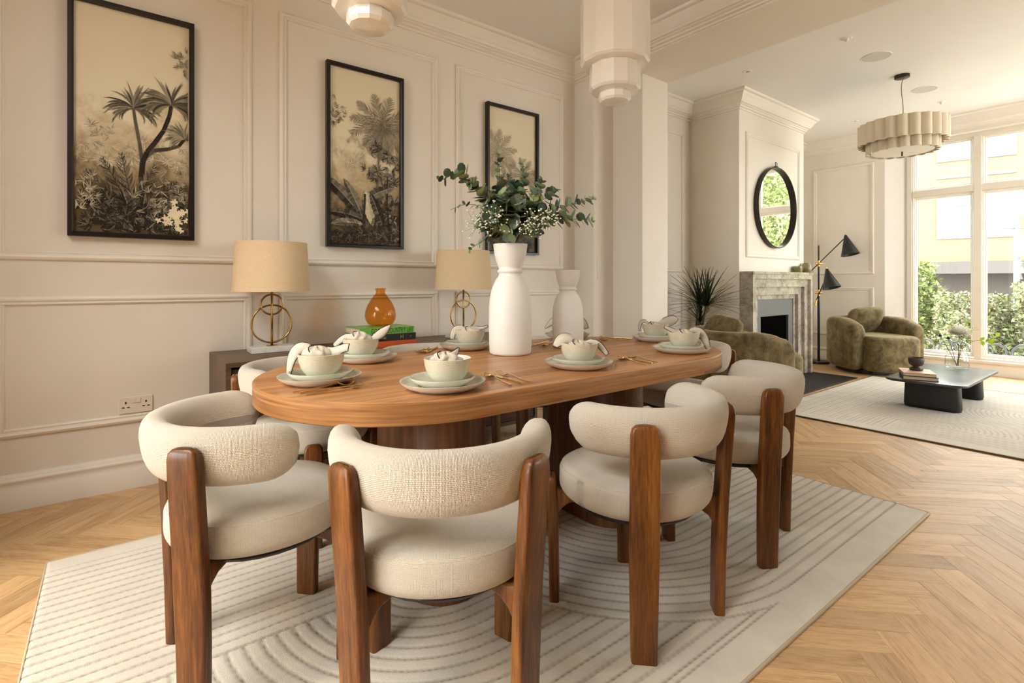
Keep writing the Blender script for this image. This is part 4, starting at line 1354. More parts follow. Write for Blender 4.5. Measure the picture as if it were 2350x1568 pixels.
# ------------------------------------------------------------------ framed prints
def lerp3(a, b, t):
    return tuple(a[i] + (b[i] - a[i]) * t for i in range(3))
INK0, INK1 = (0.72, 0.62, 0.43), (0.018, 0.011, 0.005)
class Art:
    def __init__(s, seed):
        s.v = []; s.f = []; s.c = []; s.lay = 0; s.r = random.Random(seed)
    def poly(s, pts, tone):
        pts = [(min(.243, max(-.243, x)), min(.585, max(-.585, y))) for x, y in pts]
        b = len(s.v); s.lay += 1
        d = .0002 + .0000016 * s.lay
        s.v += [(d, x, y) for x, y in pts]
        n = len(pts)
        s.f.append(tuple(range(b, b + n))); s.c.append(lerp3(INK0, INK1, min(1.0, tone * 1.2 + .06)))
    def blade(s, p, ang, l, w, tone, curve=0.0, n=5):
        """curved tapering blade"""
        x, y = p; L = []; Rr = []
        for i in range(n + 1):
            u = i / n; ww = w * math.sin(PI * (.12 + .88 * u)) if u < 1 else 0
            L.append((x - math.sin(ang) * ww / 2, y + math.cos(ang) * ww / 2)); Rr.append((x + math.sin(ang) * ww / 2, y - math.cos(ang) * ww / 2))
            x += math.cos(ang) * l / n; y += math.sin(ang) * l / n; ang += curve / n
        for i in range(n):
            s.poly([L[i], L[i + 1], Rr[i + 1], Rr[i]], tone)
    def stroke(s, pts, w0, w1, tone):
        n = len(pts)
        for i in range(n - 1):
            (x0, y0), (x1, y1) = pts[i], pts[i + 1]
            a = math.atan2(y1 - y0, x1 - x0); wa = w0 + (w1 - w0) * i / n; wb = w0 + (w1 - w0) * (i + 1) / n
            nx, ny = -math.sin(a), math.cos(a)
            s.poly([(x0 + nx * wa, y0 + ny * wa), (x1 + nx * wb, y1 + ny * wb), (x1 - nx * wb, y1 - ny * wb), (x0 - nx * wa, y0 - ny * wa)], tone + s.r.uniform(-.06, .06))
    def strap_crown(s, p, l, n, tone):
        for k in range(n):
            a = s.r.uniform(-.45, PI + .45)
            c = -1.3 if a < PI / 2 else 1.3
            if abs(a - PI / 2) < .4: c *= .3
            s.blade(p, a, l * s.r.uniform(.65, 1.08), l * .062, tone + s.r.uniform(-.22, .18), c * s.r.uniform(.6, 1.3))
    def frond(s, p, ang, l, tone, curve, leaf=.35, droop=True, n=26):
        x, y = p; pts = []
        for i in range(n + 1):
            u = i / n
            pts.append((x, y))
            ll = l * leaf * math.sin(PI * (.12 + .80 * u)) 
            for sd in (-1, 1):
                la = ang + sd * s.r.uniform(.5, .8)
                s.blade((x, y), la, ll * s.r.uniform(.7, 1.1), l * .016, tone + s.r.uniform(-.18, .15), (-sd * .3 if not droop else (-.5 if math.cos(la) > 0 else .5)), 3)
            x += math.cos(ang) * l / n; y += math.sin(ang) * l / n; ang += curve / n
        s.stroke(pts, l * .007, l * .003, tone + .1)
    def bush(s, cx, cy, w, h, n, tone, l=.03):
        for _ in range(n):
            x, y = cx + s.r.gauss(0, w), cy + s.r.gauss(0, h); a0 = s.r.uniform(0, 2 * PI)
            for k in range(5):
                s.blade((x, y), a0 + (k - 2) * .50, l * s.r.uniform(.7, 1.35), l * .15, min(1, max(0, tone + s.r.uniform(-.28, .22))), 0, 3)
    def banana(s, p, ang, l, w, tone, curve):
        x, y = p; n = 22; up = []; dn = []; mid = []
        for i in range(n + 1):
            u = i / n; ww = w * math.sin(PI * (.06 + .92 * u)) ** .7
            j = 1 - .18 * (i % 3 == 0)
            up.append((x - math.sin(ang) * ww * j, y + math.cos(ang) * ww * j)); dn.append((x + math.sin(ang) * ww * j, y - math.cos(ang) * ww * j)); mid.append((x, y))
            x += math.cos(ang) * l / n; y += math.sin(ang) * l / n; ang += curve / n
        for i in range(n):
            s.poly([up[i], up[i + 1], mid[i + 1], mid[i]], tone + s.r.uniform(-.08, .08)); s.poly([mid[i], mid[i + 1], dn[i + 1], dn[i]], tone - .16 + s.r.uniform(-.08, .08))
        s.stroke(mid, .003, .0015, max(0, tone - .35))
    def build(s, parent):
        me = bpy.data.meshes.new('print'); me.from_pydata(s.v, [], s.f); me.update()
        a = me.color_attributes.new('ink', 'FLOAT_COLOR', 'CORNER')
        k = 0
        cols = np.empty((len(me.loops), 4), dtype=np.float32)
        for p, c in zip(s.f, s.c):
            cols[k:k + len(p), :3] = [min(1, max(.004, q)) for q in c]; cols[k:k + len(p), 3] = 1; k += len(p)
        a.data.foreach_set('color', cols.ravel())
        me.materials.append(MATS['sepia_print'])
        o = bpy.data.objects.new('print', me); COL.objects.link(o); o.parent = parent; o.location = (.0125, 0, 0)
def framed(label, yc, draw, seed):
    W, H, D, B = .545, 1.222, .038, .024
    t = thing('framed_picture', label, 'picture', (LW + .002, yc, 1.946), 0, 'palm prints on the panelled wall')
    m = MB(); rg = []
    for ins, d in ((0, 0), (0, D), (B * .7, D), (B, D - .006), (B, .010)):
        rg.append([(d, a * (W / 2 - ins), b * (H / 2 - ins)) for a, b in ((-1, -1), (1, -1), (1, 1), (-1, 1))])
    m.rings(rg, True, False); m.build('frame', 'black_frame', t)
    box('print_sheet', 'sepia_ground', .002, .0122, -W / 2 + B - .002, W / 2 - B + .002, -H / 2 + B - .002, H / 2 - B + .002, t)
    a = Art(seed); draw(a); a.build(t)
    return t
def art1(a):
    for _ in range(26): a.bush(a.r.uniform(-.23, .23), a.r.uniform(-.22, -.02), .02, .02, 4, a.r.uniform(.12, .26), .035)
    tr = [(.035 + .02, -.56), (.036, -.40), (.030, -.28), (.035, -.20), (.055, -.14), (.092, -.08), (.130, -.01), (.155, .07), (.165, .135)]
    a.stroke([(.033, -.19), (.022, -.10), (.006, .0), (-.005, .085)], .008, .006, .66)
    a.stroke([(.045, -.17), (.085, -.128), (.15, -.11), (.20, -.085), (.225, -.045)], .011, .006, .72)
    a.stroke(tr, .014, .008, .78)
    a.strap_crown((-.005, .085), .140, 64, .62); a.strap_crown((.165, .135), .160, 70, .62); a.strap_crown((.225, -.045), .110, 34, .56)
    a.bush(.215, .385, .018, .045, 16, .5, .026)
    for ang, l, c in ((2.55, .20, .1), (2.25, .30, .1), (1.95, .32, .1), (1.72, .33, .05), (1.35, .30, -.15), (.95, .28, -.2), (.55, .26, -.2), (2.85, .20, .3), (.30, .22, -.1)):
        a.frond((.0, -.50), ang, l, .66, c, .24, False, 18)
    for ang, l in ((2.2, .22), (1.8, .24), (1.35, .22), (1.0, .2), (2.6, .2)): a.banana((.01, -.58), ang, l, .020, .85, .1)
    a.bush(-.12, -.50, .08, .045, 110, .85, .042); a.bush(.15, -.51, .07, .05, 100, .78, .042); a.bush(-.2, -.36, .03, .05, 20, .4, .035); a.bush(.1, -.38, .05, .05, 26, .5, .035); a.bush(.20, -.35, .03, .05, 24, .55, .03)
    for _ in range(38):
        x, y = a.r.gauss(.19, .032), a.r.gauss(-.475, .035)
        for k in range(5): a.blade((x, y), k * 1.256 + a.r.random(), .018, .010, -.15, 0, 2)
def art2(a):
    a.bush(-.20, .28, .025, .05, 20, .5, .03)
    for _ in range(16): a.bush(a.r.gauss(-.08, .06), a.r.gauss(.0, .08), .02, .02, 4, .12, .03)
    tr = [(.075, -.50), (.085, -.30), (.082, -.1), (.095, .05), (.112, .14), (.118, .215)]
    a.stroke(tr, .009, .007, .6)
    for ang, c in ((2.95, 1.0), (2.55, .9), (2.2, .5), (1.75, .2), (1.35, -.1), (.9, -.5), (.45, -.8), (.1, -1.0), (3.35, 1.2), (-.35, -1.1), (3.8, .9), (-.9, -.7), (4.3, .5), (-1.4, -.3)):
        a.frond((.118, .225), ang, .235 if 0 < ang < PI else .20, .55, c, .34, True, 22)
    for cx_, cy_ in ((.06, .09), (.13, .05), (.20, .02), (.02, -.08), (.10, -.10), (.20, -.12), (.14, -.20), (.20, -.28), (.08, -.30), (.16, -.38), (.21, -.45)):
        a.bush(cx_, cy_, .025, .025, 7, .66, .045)
    a.stroke([(.21, -.57), (.165, -.46), (.150, -.30), (.155, -.10)], .008, .004, .85)
    for p, ang, l, w, c, tn in (((-.02, -.42), 2.2, .42, .040, .35, .78), ((-.02, -.42), 1.95, .30, .034, .2, .7), ((-.02, -.30), .75, .26, .036, -.5, .72), ((0, -.22), -1.45, .24, .038, .15, .22), ((.03, -.24), -1.1, .26, .036, -.2, .86), ((-.02, -.42), 2.75, .26, .034, .5, .85), ((-.03, -.45), 2.95, .22, .03, .5, .6)):
        a.banana(p, ang, l, w, tn, c)
    a.stroke([(-.02, -.58), (-.018, -.40), (-.01, -.24)], .010, .006, .8)
    for ang, l in ((2.9, .22), (2.6, .24), (2.2, .22), (1.6, .2), (1.1, .2), (.6, .22), (.25, .24), (0.0, .22), (3.1, .22)): a.frond((-.01, -.53), ang, l, .8, -.3 if ang < 1.6 else .3, .2, False, 18)
    a.bush(-.12, -.55, .08, .02, 50, .9, .035); a.bush(.12, -.53, .08, .03, 50, .82, .04)
def art3(a):
    a.stroke([(-.16, -.12), (-.155, .05), (-.15, .20)], .008, .006, .5)
    for ang, c in ((2.9, .9), (2.4, .7), (1.9, .3), (1.5, 0), (1.05, -.3), (.55, -.6), (.1, -1), (-.4, -.9), (3.5, .9), (-1.0, -.5), (4.2, .5)): a.frond((-.15, .21), ang, .20, .40, c, .34, True, 20)
    a.stroke([(.10, -.3), (.11, -.15), (.115, .03)], .008, .006, .6)
    for ang, c in ((2.8, .9), (2.3, .6), (1.7, .2), (1.2, -.2), (.7, -.6), (.2, -.9), (-.4, -.8), (3.6, .8)): a.frond((.115, .04), ang, .17, .62, c, .34, True, 18)
    for cx_, cy_ in ((-.10, 0), (-.02, -.03), (.05, -.08), (-.15, -.12), (-.05, -.15), (.15, -.2), (0, -.25), (.1, -.32), (-.12, -.3)): a.bush(cx_, cy_, .035, .03, 9, .68, .045)
    for ang, l in ((2.7, .26), (2.2, .28), (1.6, .26), (1.0, .26), (.5, .26)): a.frond((0, -.50), ang, l, .8, 0, .22, False, 18)
    a.bush(0, -.53, .13, .03, 90, .86, .04)
framed('black framed print of two spiky palms and white blossom', .098, art1, 3)
framed('black framed print of a tall palm over broad banana leaves', 1.385, art2, 5)
framed('black framed print of slender palms, half hidden by the bouquet', 2.662, art3, 8)

# ------------------------------------------------------------------ double socket
sk = thing('wall_socket', 'double switched wall socket low on the panelled wall', 'socket', (LW, .105, .444))
box('plate', 'socket_white', 0, .009, -.074, .074, -.044, .044, sk, bevel=.003)
for s in (-1, 1):
    box('switch', 'socket_white', .009, .013, s * .011 - .009, s * .011 + .009, .010, .034, sk, bevel=.001)
    for dy, dz, w, h in ((0, .012, .0035, .006), (-.011, -.012, .006, .0028), (.011, -.012, .006, .0028)):
        box('pin_hole', 'hole_black', .0085, .0094, s * .044 + dy - w, s * .044 + dy + w, dz - h, dz + h, sk)

# ------------------------------------------------------------------ pendants over the table
def pendant(loc, rz):
    t = thing('pendant_light', '', 'light', loc, rz, 'stepped opal glass pendants')
    def tier(r, z0, z1, n=12, rb=None):
        m = MB(); rb = r if rb is None else rb
        b = .010
        rg = [[(q * math.cos(2 * PI * k / n), q * math.sin(2 * PI * k / n), z) for k in range(n)] for q, z in ((rb - .03, z0), (rb - b, z0 + .004), (rb, z0 + .016), (r, z1 - .016), (r - b, z1 - .003), (r - .03, z1))]
        m.rings(rg); return m.build('glass_tier', 'opal_glass', t, autosmooth=20)
    tier(.085, 0, .062); tier(.132, .055, .205, rb=.136); tier(.182, .195, .560); tier(.150, .552, .615); tier(.115, .607, .665); tier(.07, .66, .70)
    m = MB(); m.lathe([(.055, .70), (.055, .735), (.012, .745), (.006, .75), (.006, CE - loc[2] - .02), (.06, CE - loc[2] - .018), (.06, CE - loc[2])], 16, cap=False); m.build('stem', 'chrome', t)
    return t
pd = pendant((-1.83, .755, 2.035), .10); pd['label'] = 'stepped opal glass pendant above the socket end of the table'
pe = copy_tree(pd); pe.location = (-1.845, 2.12, 2.055); pe.rotation_euler = (0, 0, .16); pe['label'] = 'stepped opal glass pendant above the armchair end of the table'

# ------------------------------------------------------------------ living room ceiling
ctr = PZ(2070, 173, CE)
cdl = thing('chandelier', 'two-tier scalloped fabric chandelier hanging in the living room', 'light', (ctr.x, ctr.y, 2.36))
top = CE - 2.36
m = MB(); m.lathe([(.001, top), (.062, top), (.062, top - .026), (.055, top - .03), (.001, top - .03)], 28, cap=False); m.build('ceiling_rose', 'dark_bronze', cdl, autosmooth=40)
m = MB(); m.tube(bez((.02, -.01, top - .03), (-.04, 0, top - .12), (.03, .01, top - .25), (0, 0, .30), 14), .004, 6); m.build('flex', 'cord_tan', cdl, smooth=True)
m = MB(); m.tube([(0, 0, .33), (0, 0, -.035)], .007, 8); m.build('rod', 'dark_bronze', cdl)
def scallop(R, z0, z1, n, name):
    m = MB(); pts = []
    for k in range(n):
        for j in range(6):
            a = 2 * PI * (k + j / 6) / n; rr_ = R + .038 * math.sin(PI * j / 6) ** .8
            pts.append((rr_ * math.cos(a), rr_ * math.sin(a)))
    rg = [[(x, y, z0) for x, y in pts], [(x, y, z1) for x, y in pts], [(x * .985, y * .985, z1) for x, y in pts], [(x * .985, y * .985, z0) for x, y in pts]]
    m.rings(rg, True, False, loop=True); return m.build(name, 'shade_silk', cdl, autosmooth=50)
scallop(.325, .085, .285, 22, 'upper_shade'); scallop(.258, .0, .120, 18, 'lower_shade')
m = MB(); m.lathe([(.001, .008), (.25, .008), (.25, .014), (.001, .014)], 48, cap=False); m.build('diffuser', 'diffuser', cdl)
m = MB(); m.lathe([(.001, .286), (.34, .286), (.34, .2861), (.001, .29)], 40, cap=False); m.build('top_disc', 'shade_silk', cdl)
for px, py, lab in ((2011, 130, 'round flush ceiling speaker nearest the beam'), (2121, 205, 'round flush ceiling speaker behind the chandelier')):
    p = PZ(px, py, CE)
    t = thing('ceiling_speaker', lab, 'speaker', (p.x, p.y, CE), 0, 'flush ceiling speakers')
    m = MB(); m.lathe([(.001, -.004), (.105, -.004), (.108, -.002), (.108, 0)], 40, cap=False); m.build('grille', 'speaker_cloth', t)
    m = MB(); m.lathe([(.108, 0), (.109, -.005), (.113, -.004), (.114, 0)], 40, cap=False); m.build('rim', 'white_paint', t, smooth=True)
for px, py, lab in ((1715, 164, 'small recessed downlight in the living room ceiling by the alcove'), (1943, 88, 'small ceiling sensor between the beam and the speaker'), (2161, 234, 'small ceiling sensor near the front cornice'), (1962, 278, 'small recessed downlight above the fireplace side of the front wall')):
    p = PZ(px, py, CE)
    t = thing('ceiling_fitting', lab, 'light' if 'downlight' in lab else 'sensor', (p.x, p.y, CE), 0, 'small round ceiling fittings')
    m = MB(); m.lathe([(.001, -.003), (.022, -.003), (.024, -.006), (.040, -.004), (.042, 0)], 28, cap=False); m.build('rim', 'white_paint', t, smooth=True)
    m = MB()
    if 'sensor' in lab: m.lathe([(.001, -.030), (.008, -.028), (.016, -.018), (.020, -.004)], 16, cap=False); m.build('dome', 'white_paint', t, smooth=True)
    else: m.lathe([(.001, -.0035), (.016, -.0035)], 16, cap=False); m.build('lens', 'ink_grey', t)

# ------------------------------------------------------------------ mirror
a, b = PX(1727, 478, -2.84), PX(1827, 478, -2.84)
top_, bot_ = PX(1778, 385, -2.84), PX(1776, 570, -2.84)
my, mz = (a.y + b.y) / 2, (top_.z + bot_.z) / 2
MR = (top_.z - bot_.z) / 2
mi = thing('round_mirror', 'large round mirror with a dark metal rim and hanging loop above the fireplace', 'mirror', (-2.858, my, mz))
def xlathe(m, prof, n=64):
    rg = []
    for r, x in prof:
        rg.append([(x, r * math.cos(2 * PI * k / n), r * math.sin(2 * PI * k / n)) for k in range(n)])
    m.rings(rg, True, False); return m
m = xlathe(MB(), [(MR - .02, .0), (MR, .0), (MR, .052), (MR - .004, .055), (MR - .012, .053), (MR - .014, .018)]); m.build('rim', 'dark_bronze', mi, autosmooth=40)
m = xlathe(MB(), [(.0005, .018), (MR - .012, .018)]); m.build('mirror_glass', 'mirror_glass', mi)
m = MB(); m.tube([(.026, -.018, MR + .015), (.026, -.018, MR + .062), (.026, .018, MR + .062), (.026, .018, MR + .015)], .004, 6); m.build('hanging_loop', 'black_metal', mi)
box('loop_block', 'black_metal', .012, .040, -.024, .024, MR - .004, MR + .018, mi, bevel=.003)

# ------------------------------------------------------------------ fireplace
FX, FY0, FY1, FZ = -2.718, 5.268, 6.69, 1.215
fp = thing('fireplace', 'stepped brown marble fireplace with a black opening', 'fireplace', (-2.86, (FY0 + FY1) / 2, 0))
hw = (FY1 - FY0) / 2
DEP = FX + 2.86
steps = [(0, DEP, .050), (.050, DEP - .034, .088), (.138, DEP - .068, .088), (.226, DEP - .102, .050)]     # (inset, depth, width)
box('mantel_top', 'marble_brown', 0.002, DEP + .006, -hw - .004, hw + .004, FZ - .030, FZ, fp, bevel=.002)
for ins, dp, w in steps:
    for s in (-1, 1):
        y0, y1 = (-hw + ins, -hw + ins + w) if s < 0 else (hw - ins - w, hw - ins)
        box('jamb_step', 'marble_brown', .002, dp, y0, y1, .0125, FZ - .030 - ins - w if ins else FZ - .030 - w, fp, bevel=.0015)
    box('lintel_step', 'marble_brown', .002, dp, -hw + ins, hw - ins, FZ - .030 - ins - w, FZ - .030 - ins, fp, bevel=.0015)
IN = .276
m = MB()
oy = hw - IN; oz = FZ - .030 - IN
sl = .105
m.box(.002, .030, -oy, oy, oz - .19, oz); m.box(.002, .030, -oy, -oy + sl, .0125, oz - .19); m.box(.002, .030, oy - sl, oy, .0125, oz - .19)
m.build('slip', 'slip_steel', fp)
box('opening_dark_plate', 'opening_dark_plate', .002, .006, -oy + sl, oy - sl, .0125, oz - .19, fp)  # flat plate, its black stands for the shade of a recessed opening
hh = thing('hearth_slab', 'flat black slate hearth slab in front of the fireplace', 'hearth', (-2.86, (FY0 + FY1) / 2, 0))
box('slab', 'slate', .002, .60, -hw - .05, hw + .05, .0005, .012, hh, bevel=.002)
cj = PX(1832, 622, -2.795)
t = thing('candle_jar', 'short olive green glass candle jar on the mantel', 'candle', (-2.80, cj.y, FZ))
m = MB(); m.lathe([(.001, 0), (.046, 0), (.050, .005), (.050, .075), (.047, .077), (.046, .072), (.046, .05), (.001, .05)], 28, cap=False); m.build('jar', 'candle_glass', t, smooth=False, autosmooth=40)
m = MB(); m.lathe([(.001, .0505), (.0455, .0505)], 24, cap=False); m.build('wax', 'petal_white', t)
cj = PX(1851, 622, -2.795)
t = thing('small_vase', 'small rounded sage stoneware vase on the mantel beside the candle', 'vase', (-2.80, cj.y + .01, FZ))
m = MB(); m.lathe([(.001, 0), (.040, 0), (.052, .018), (.058, .045), (.056, .072), (.046, .100), (.040, .112), (.042, .120), (.038, .120), (.036, .110), (.030, .09), (.001, .085)], 32, cap=False); m.build('body', 'vessel_green', t, smooth=True)

# ------------------------------------------------------------------ armchairs
def armchair(loc, f, label):
    t = thing('armchair', label, 'armchair', (loc[0], loc[1], 0.0125 if loc[1] < 6 else 0.0), math.atan2(-f[0], f[1]), 'olive velvet tub armchairs')
    # plinth
    m = MB(); prism(m, rrect(.66, .64, .2, 6), .001 if loc[1] < 7 else .001, .05, .005); m.build('plinth', 'black_metal', t)
    # wrap-around shell: U path from front left round the back to front right
    path = []
    hwid, fr, bk, rc = .345, .235, -.315, .235
    for y in np.linspace(fr, bk + rc, 8): path.append((-hwid, float(y)))
    for k in range(1, 9):
        a = PI + PI / 2 * k / 8; path.append((-hwid + rc + rc * math.cos(a), bk + rc + rc * math.sin(a)))
    for x in np.linspace(-hwid + rc, hwid - rc, 6)[1:]: path.append((float(x), bk))
    for k in range(1, 9):
        a = 1.5 * PI + PI / 2 * k / 8; path.append((hwid - rc + rc * math.cos(a), bk + rc + rc * math.sin(a)))
    for y in np.linspace(bk + rc, fr, 8)[1:]: path.append((hwid, float(y)))
    n = len(path); rg = []
    for i, p in enumerate(path):
        a = Vector(path[max(i - 1, 0)]); b = Vector(path[min(i + 1, n - 1)]); tn = (b - a).normalized(); nn = Vector((-tn.y, tn.x))  # inward is left of travel? handled symmetric
        u = i / (n - 1); e = min(u, 1 - u) / .16
        k = math.sin(PI / 2 * min(1, e)) ** .7 if e < 1 else 1
        zt = .045 + (.665 - .045) * (.92 + .08 * k)
        th = .205 * (.86 + .14 * k)
        row = []
        for c, z in rrect(th, zt - .045, min(.085, th * .45), 5):
            row.append((p[0] + nn.x * c, p[1] + nn.y * c, .045 + (zt - .045) / 2 + z))
        rg.append(row)
    # rounded ends: extra shrunken rings past the tips
    def cap(row, tn, first):
        c = Vector((sum(q[0] for q in row) / len(row), sum(q[1] for q in row) / len(row), sum(q[2] for q in row) / len(row)))
        out = []
        for s, k in ((.035, .97), (.068, .87), (.088, .70), (.096, .45)):
            out.append([tuple(c + (Vector(q) - c) * k + Vector((tn[0], tn[1], 0)) * s) for q in row])
        return out
    a = cap(rg[0], (0, 1), True); b = cap(rg[-1], (0, 1), False)
    rg = list(reversed(a)) + rg + b
    m = MB(); m.rings(rg); m.build('shell', 'velvet_olive', t, smooth=True)
    # seat
    m = MB(); o = []
    for x, y in rrect(.54, .76, .15, 8):
        yy = y + .115 + (.045 * (1 - (x / .3) ** 2) if y > .1 else 0)
        o.append((x * (1.12 if y > .05 else 1), yy))
    prism(m, o, .052, .465, .055, 5); m.build('seat', 'velvet_olive', t, smooth=True)
    # loose pillow
    m = MB(); rg = []
    for i in range(13):
        ph = -PI / 2 + PI * i / 12; row = []
        for k in range(32):
            th = 2 * PI * k / 32; c, s = math.cos(th), math.sin(th)
            q = (abs(c) ** 5 + abs(s) ** 5) ** (-1 / 5)
            rr_ = math.cos(ph) ** .55
            row.append((.232 * q * rr_ * c, .092 * math.sin(ph) * (1.25 - .25 * q), .180 * q * rr_ * s))
        rg.append(row)
    m.rings(rg); pil = m.build('pillow', 'velvet_olive', t, smooth=True)
    pil.location = (0, -.135, .615); pil.rotation_euler = (math.radians(-27), math.radians(4), math.radians(8))
    return t
armchair((-2.49, 4.50), (.60, .80), 'olive velvet tub armchair in front of the palm plant, turned away from the dining table')
armchair((-2.37, 7.50), (.78, -.63), 'olive velvet tub armchair by the window beside the floor lamp')

# ------------------------------------------------------------------ floor lamp
lb = Vector((-3.02, 7.62, 0))
DL = depth(lb)
fl_ = thing('floor_lamp', 'slim black floor lamp with two cone shades and brass joints', 'lamp', tuple(lb))
def lp_(px, py, dd=0.0):
    return PD(px, py, DL + dd) - lb
m = MB(); m.lathe([(.001, .001), (.13, .001), (.135, .006), (.135, .024), (.13, .03), (.001, .03)], 36, cap=False); m.build('base', 'black_metal', fl_, autosmooth=40)
m = MB(); m.tube([(0, 0, .03), (0, 0, .85)], .016, 12); m.tube([(0, 0, .85), (0, 0, 1.60)], .0105, 12); m.build('pole', 'black_metal', fl_, smooth=False, autosmooth=40)
m = MB(); m.lathe([(.0105, 1.60), (.006, 1.612), (.001, 1.614)], 10, cap=False); m.build('finial', 'brass', fl_)
def cone(apex, base_c, r, nm='cone_shade'):
    ax = (base_c - apex).normalized(); q = ax.orthogonal().normalized(); w = ax.cross(q); L = (base_c - apex).length
    m = MB(); rg = []
    for u, rr_ in ((0, .012), (.02, .016), (1, r), (1.0, r - .004), (.05, .012)):
        rg.append([apex + ax * (L * u) + (q * math.cos(2 * PI * k / 32) + w * math.sin(2 * PI * k / 32)) * rr_ for k in range(32)])
    m.rings(rg, True, False); o = m.build(nm, 'black_metal', fl_, autosmooth=50)
    mm = MB(); mm.tube([apex - ax * .014, apex + ax * .004], .009, 8); mm.build('cap', 'brass', o)
    return o
j1, j2 = Vector((0, 0, lp_(1884, 605).z)), Vector((0, 0, lp_(1880, 672).z))
tipA = lp_(1936, 549); 
m = MB(); m.tube([j1 + (j1 - tipA) * .42, tipA], .007, 8); m.build('arm', 'black_metal', fl_)
ap = lp_(1940, 540); cone(ap, ap + Vector((RT[0] * .03 - FW[0] * .06, RT[1] * .03 - FW[1] * .06, -.27)), .112)
ap2 = lp_(1897, 617, -.12); cone(ap2, ap2 + Vector((RT[0] * .025 - FW[0] * .07, RT[1] * .025 - FW[1] * .07, -.258)), .112)
end2 = lp_(1873, 690)
m = MB(); m.tube([end2, ap2 + Vector((0, 0, -.10))], .007, 8); m.build('arm', 'black_metal', fl_)
m = MB(); d_ = (end2 - j2).normalized(); m.tube([end2 - d_ * .01, end2 + d_ * .07], [.010, .016], 10); m.build('counterweight', 'brass', fl_)
for j in (j1, j2):
    m = MB(); m.lathe([(.012, j.z - .045), (.018, j.z - .04), (.018, j.z - .02), (.028, j.z - .012), (.032, j.z), (.028, j.z + .012), (.018, j.z + .02), (.018, j.z + .04), (.012, j.z + .045)], 16, cap=False)
    m.tube([(RT[0] * -.045, RT[1] * -.045, j.z), (RT[0] * .045, RT[1] * .045, j.z)], .013, 10)
    m.build('joint', 'brass', fl_, autosmooth=40)

# ------------------------------------------------------------------ low table and what stands on it
LT = thing('coffee_table', 'low black coffee table with a thin soft-cornered top on two slab legs', 'table', (-1.31, 5.93, .012))
LZ = .278
m = MB()
out = []
hx_, hy_ = .275, .635
for x, y in rrect(2 * hx_, 2 * hy_, .10, 8):
    out.append((x * (1 + .06 * (1 - (y / hy_) ** 2)), y * (1 + .02 * (1 - (x / hx_) ** 2))))
prism(m, out, LZ - .012 - .022, LZ - .012, .008); m.build('tabletop', 'lacquer_table', LT, autosmooth=40)
for yy in (-.34, .42):
    m = MB(); rg = []
    for z, k in ((.0, .90), (.004, .97), (.03, 1.0), (.20, .96), (LZ - .034, .90)):
        rg.append([(x * k, yy + y * (1 if k > .92 else .96), z) for x, y in rrect(.40, .115, .05, 6)])
    m.rings(rg); m.build('leg', 'lacquer_leg', LT, autosmooth=50)
bk1 = PZ(2146, 874, LZ)
def flat_book(label, mat, loc, sx, sy, h, rz):
    return book('art_book', label, mat, loc, sx, sy, h, rz, (), 'books on the low table')
flat_book('large dark-covered art book lying under the peach one on the low table', 'cover_black', (-1.385, 5.50, LZ), .24, .31, .030, math.radians(200))
flat_book('peach-topped art book lying on the dark one on the low table', 'cover_peach', (-1.40, 5.515, LZ + .0302), .225, .29, .024, math.radians(203))
t = thing('footed_bowl', 'small dark stone footed bowl standing on the peach book', 'bowl', (-1.415, 5.56, LZ + .0544))
m = MB(); m.lathe([(.001, 0), (.044, 0), (.050, .008), (.046, .020), (.026, .028), (.022, .034), (.040, .042), (.052, .056), (.056, .080), (.057, .108), (.0545, .110), (.052, .08), (.046, .06), (.001, .05)], 32, cap=False); m.build('body', 'stone_bowl', t, smooth=True)
gv = PZ(2196, 845, LZ)
GV = Vector((gv.x, gv.y, LZ))
t = thing('glass_vase', 'clear round-shouldered glass vase half full of water on the low table', 'vase', tuple(GV))
m = MB(); m.lathe([(.001, .001), (.082, .001), (.092, .010), (.094, .03), (.092, .08), (.084, .13), (.066, .17), (.054, .185), (.056, .195), (.053, .195), (.050, .185), (.062, .168), (.080, .128), (.088, .08), (.090, .03), (.086, .014), (.001, .010)], 40, cap=False); m.build('glass_body', 'clear_glass', t, smooth=True)
m = MB(); m.lathe([(.001, .012), (.084, .015), (.088, .03), (.087, .078), (.001, .078)], 36, cap=False); m.build('water', 'water', t, smooth=False)
GM = GV + Vector((0, 0, .02)); DG = depth(GV)
def gp(px, py, dd=0.0):
    return PD(px, py, DG + dd)
rg2 = random.Random(5)
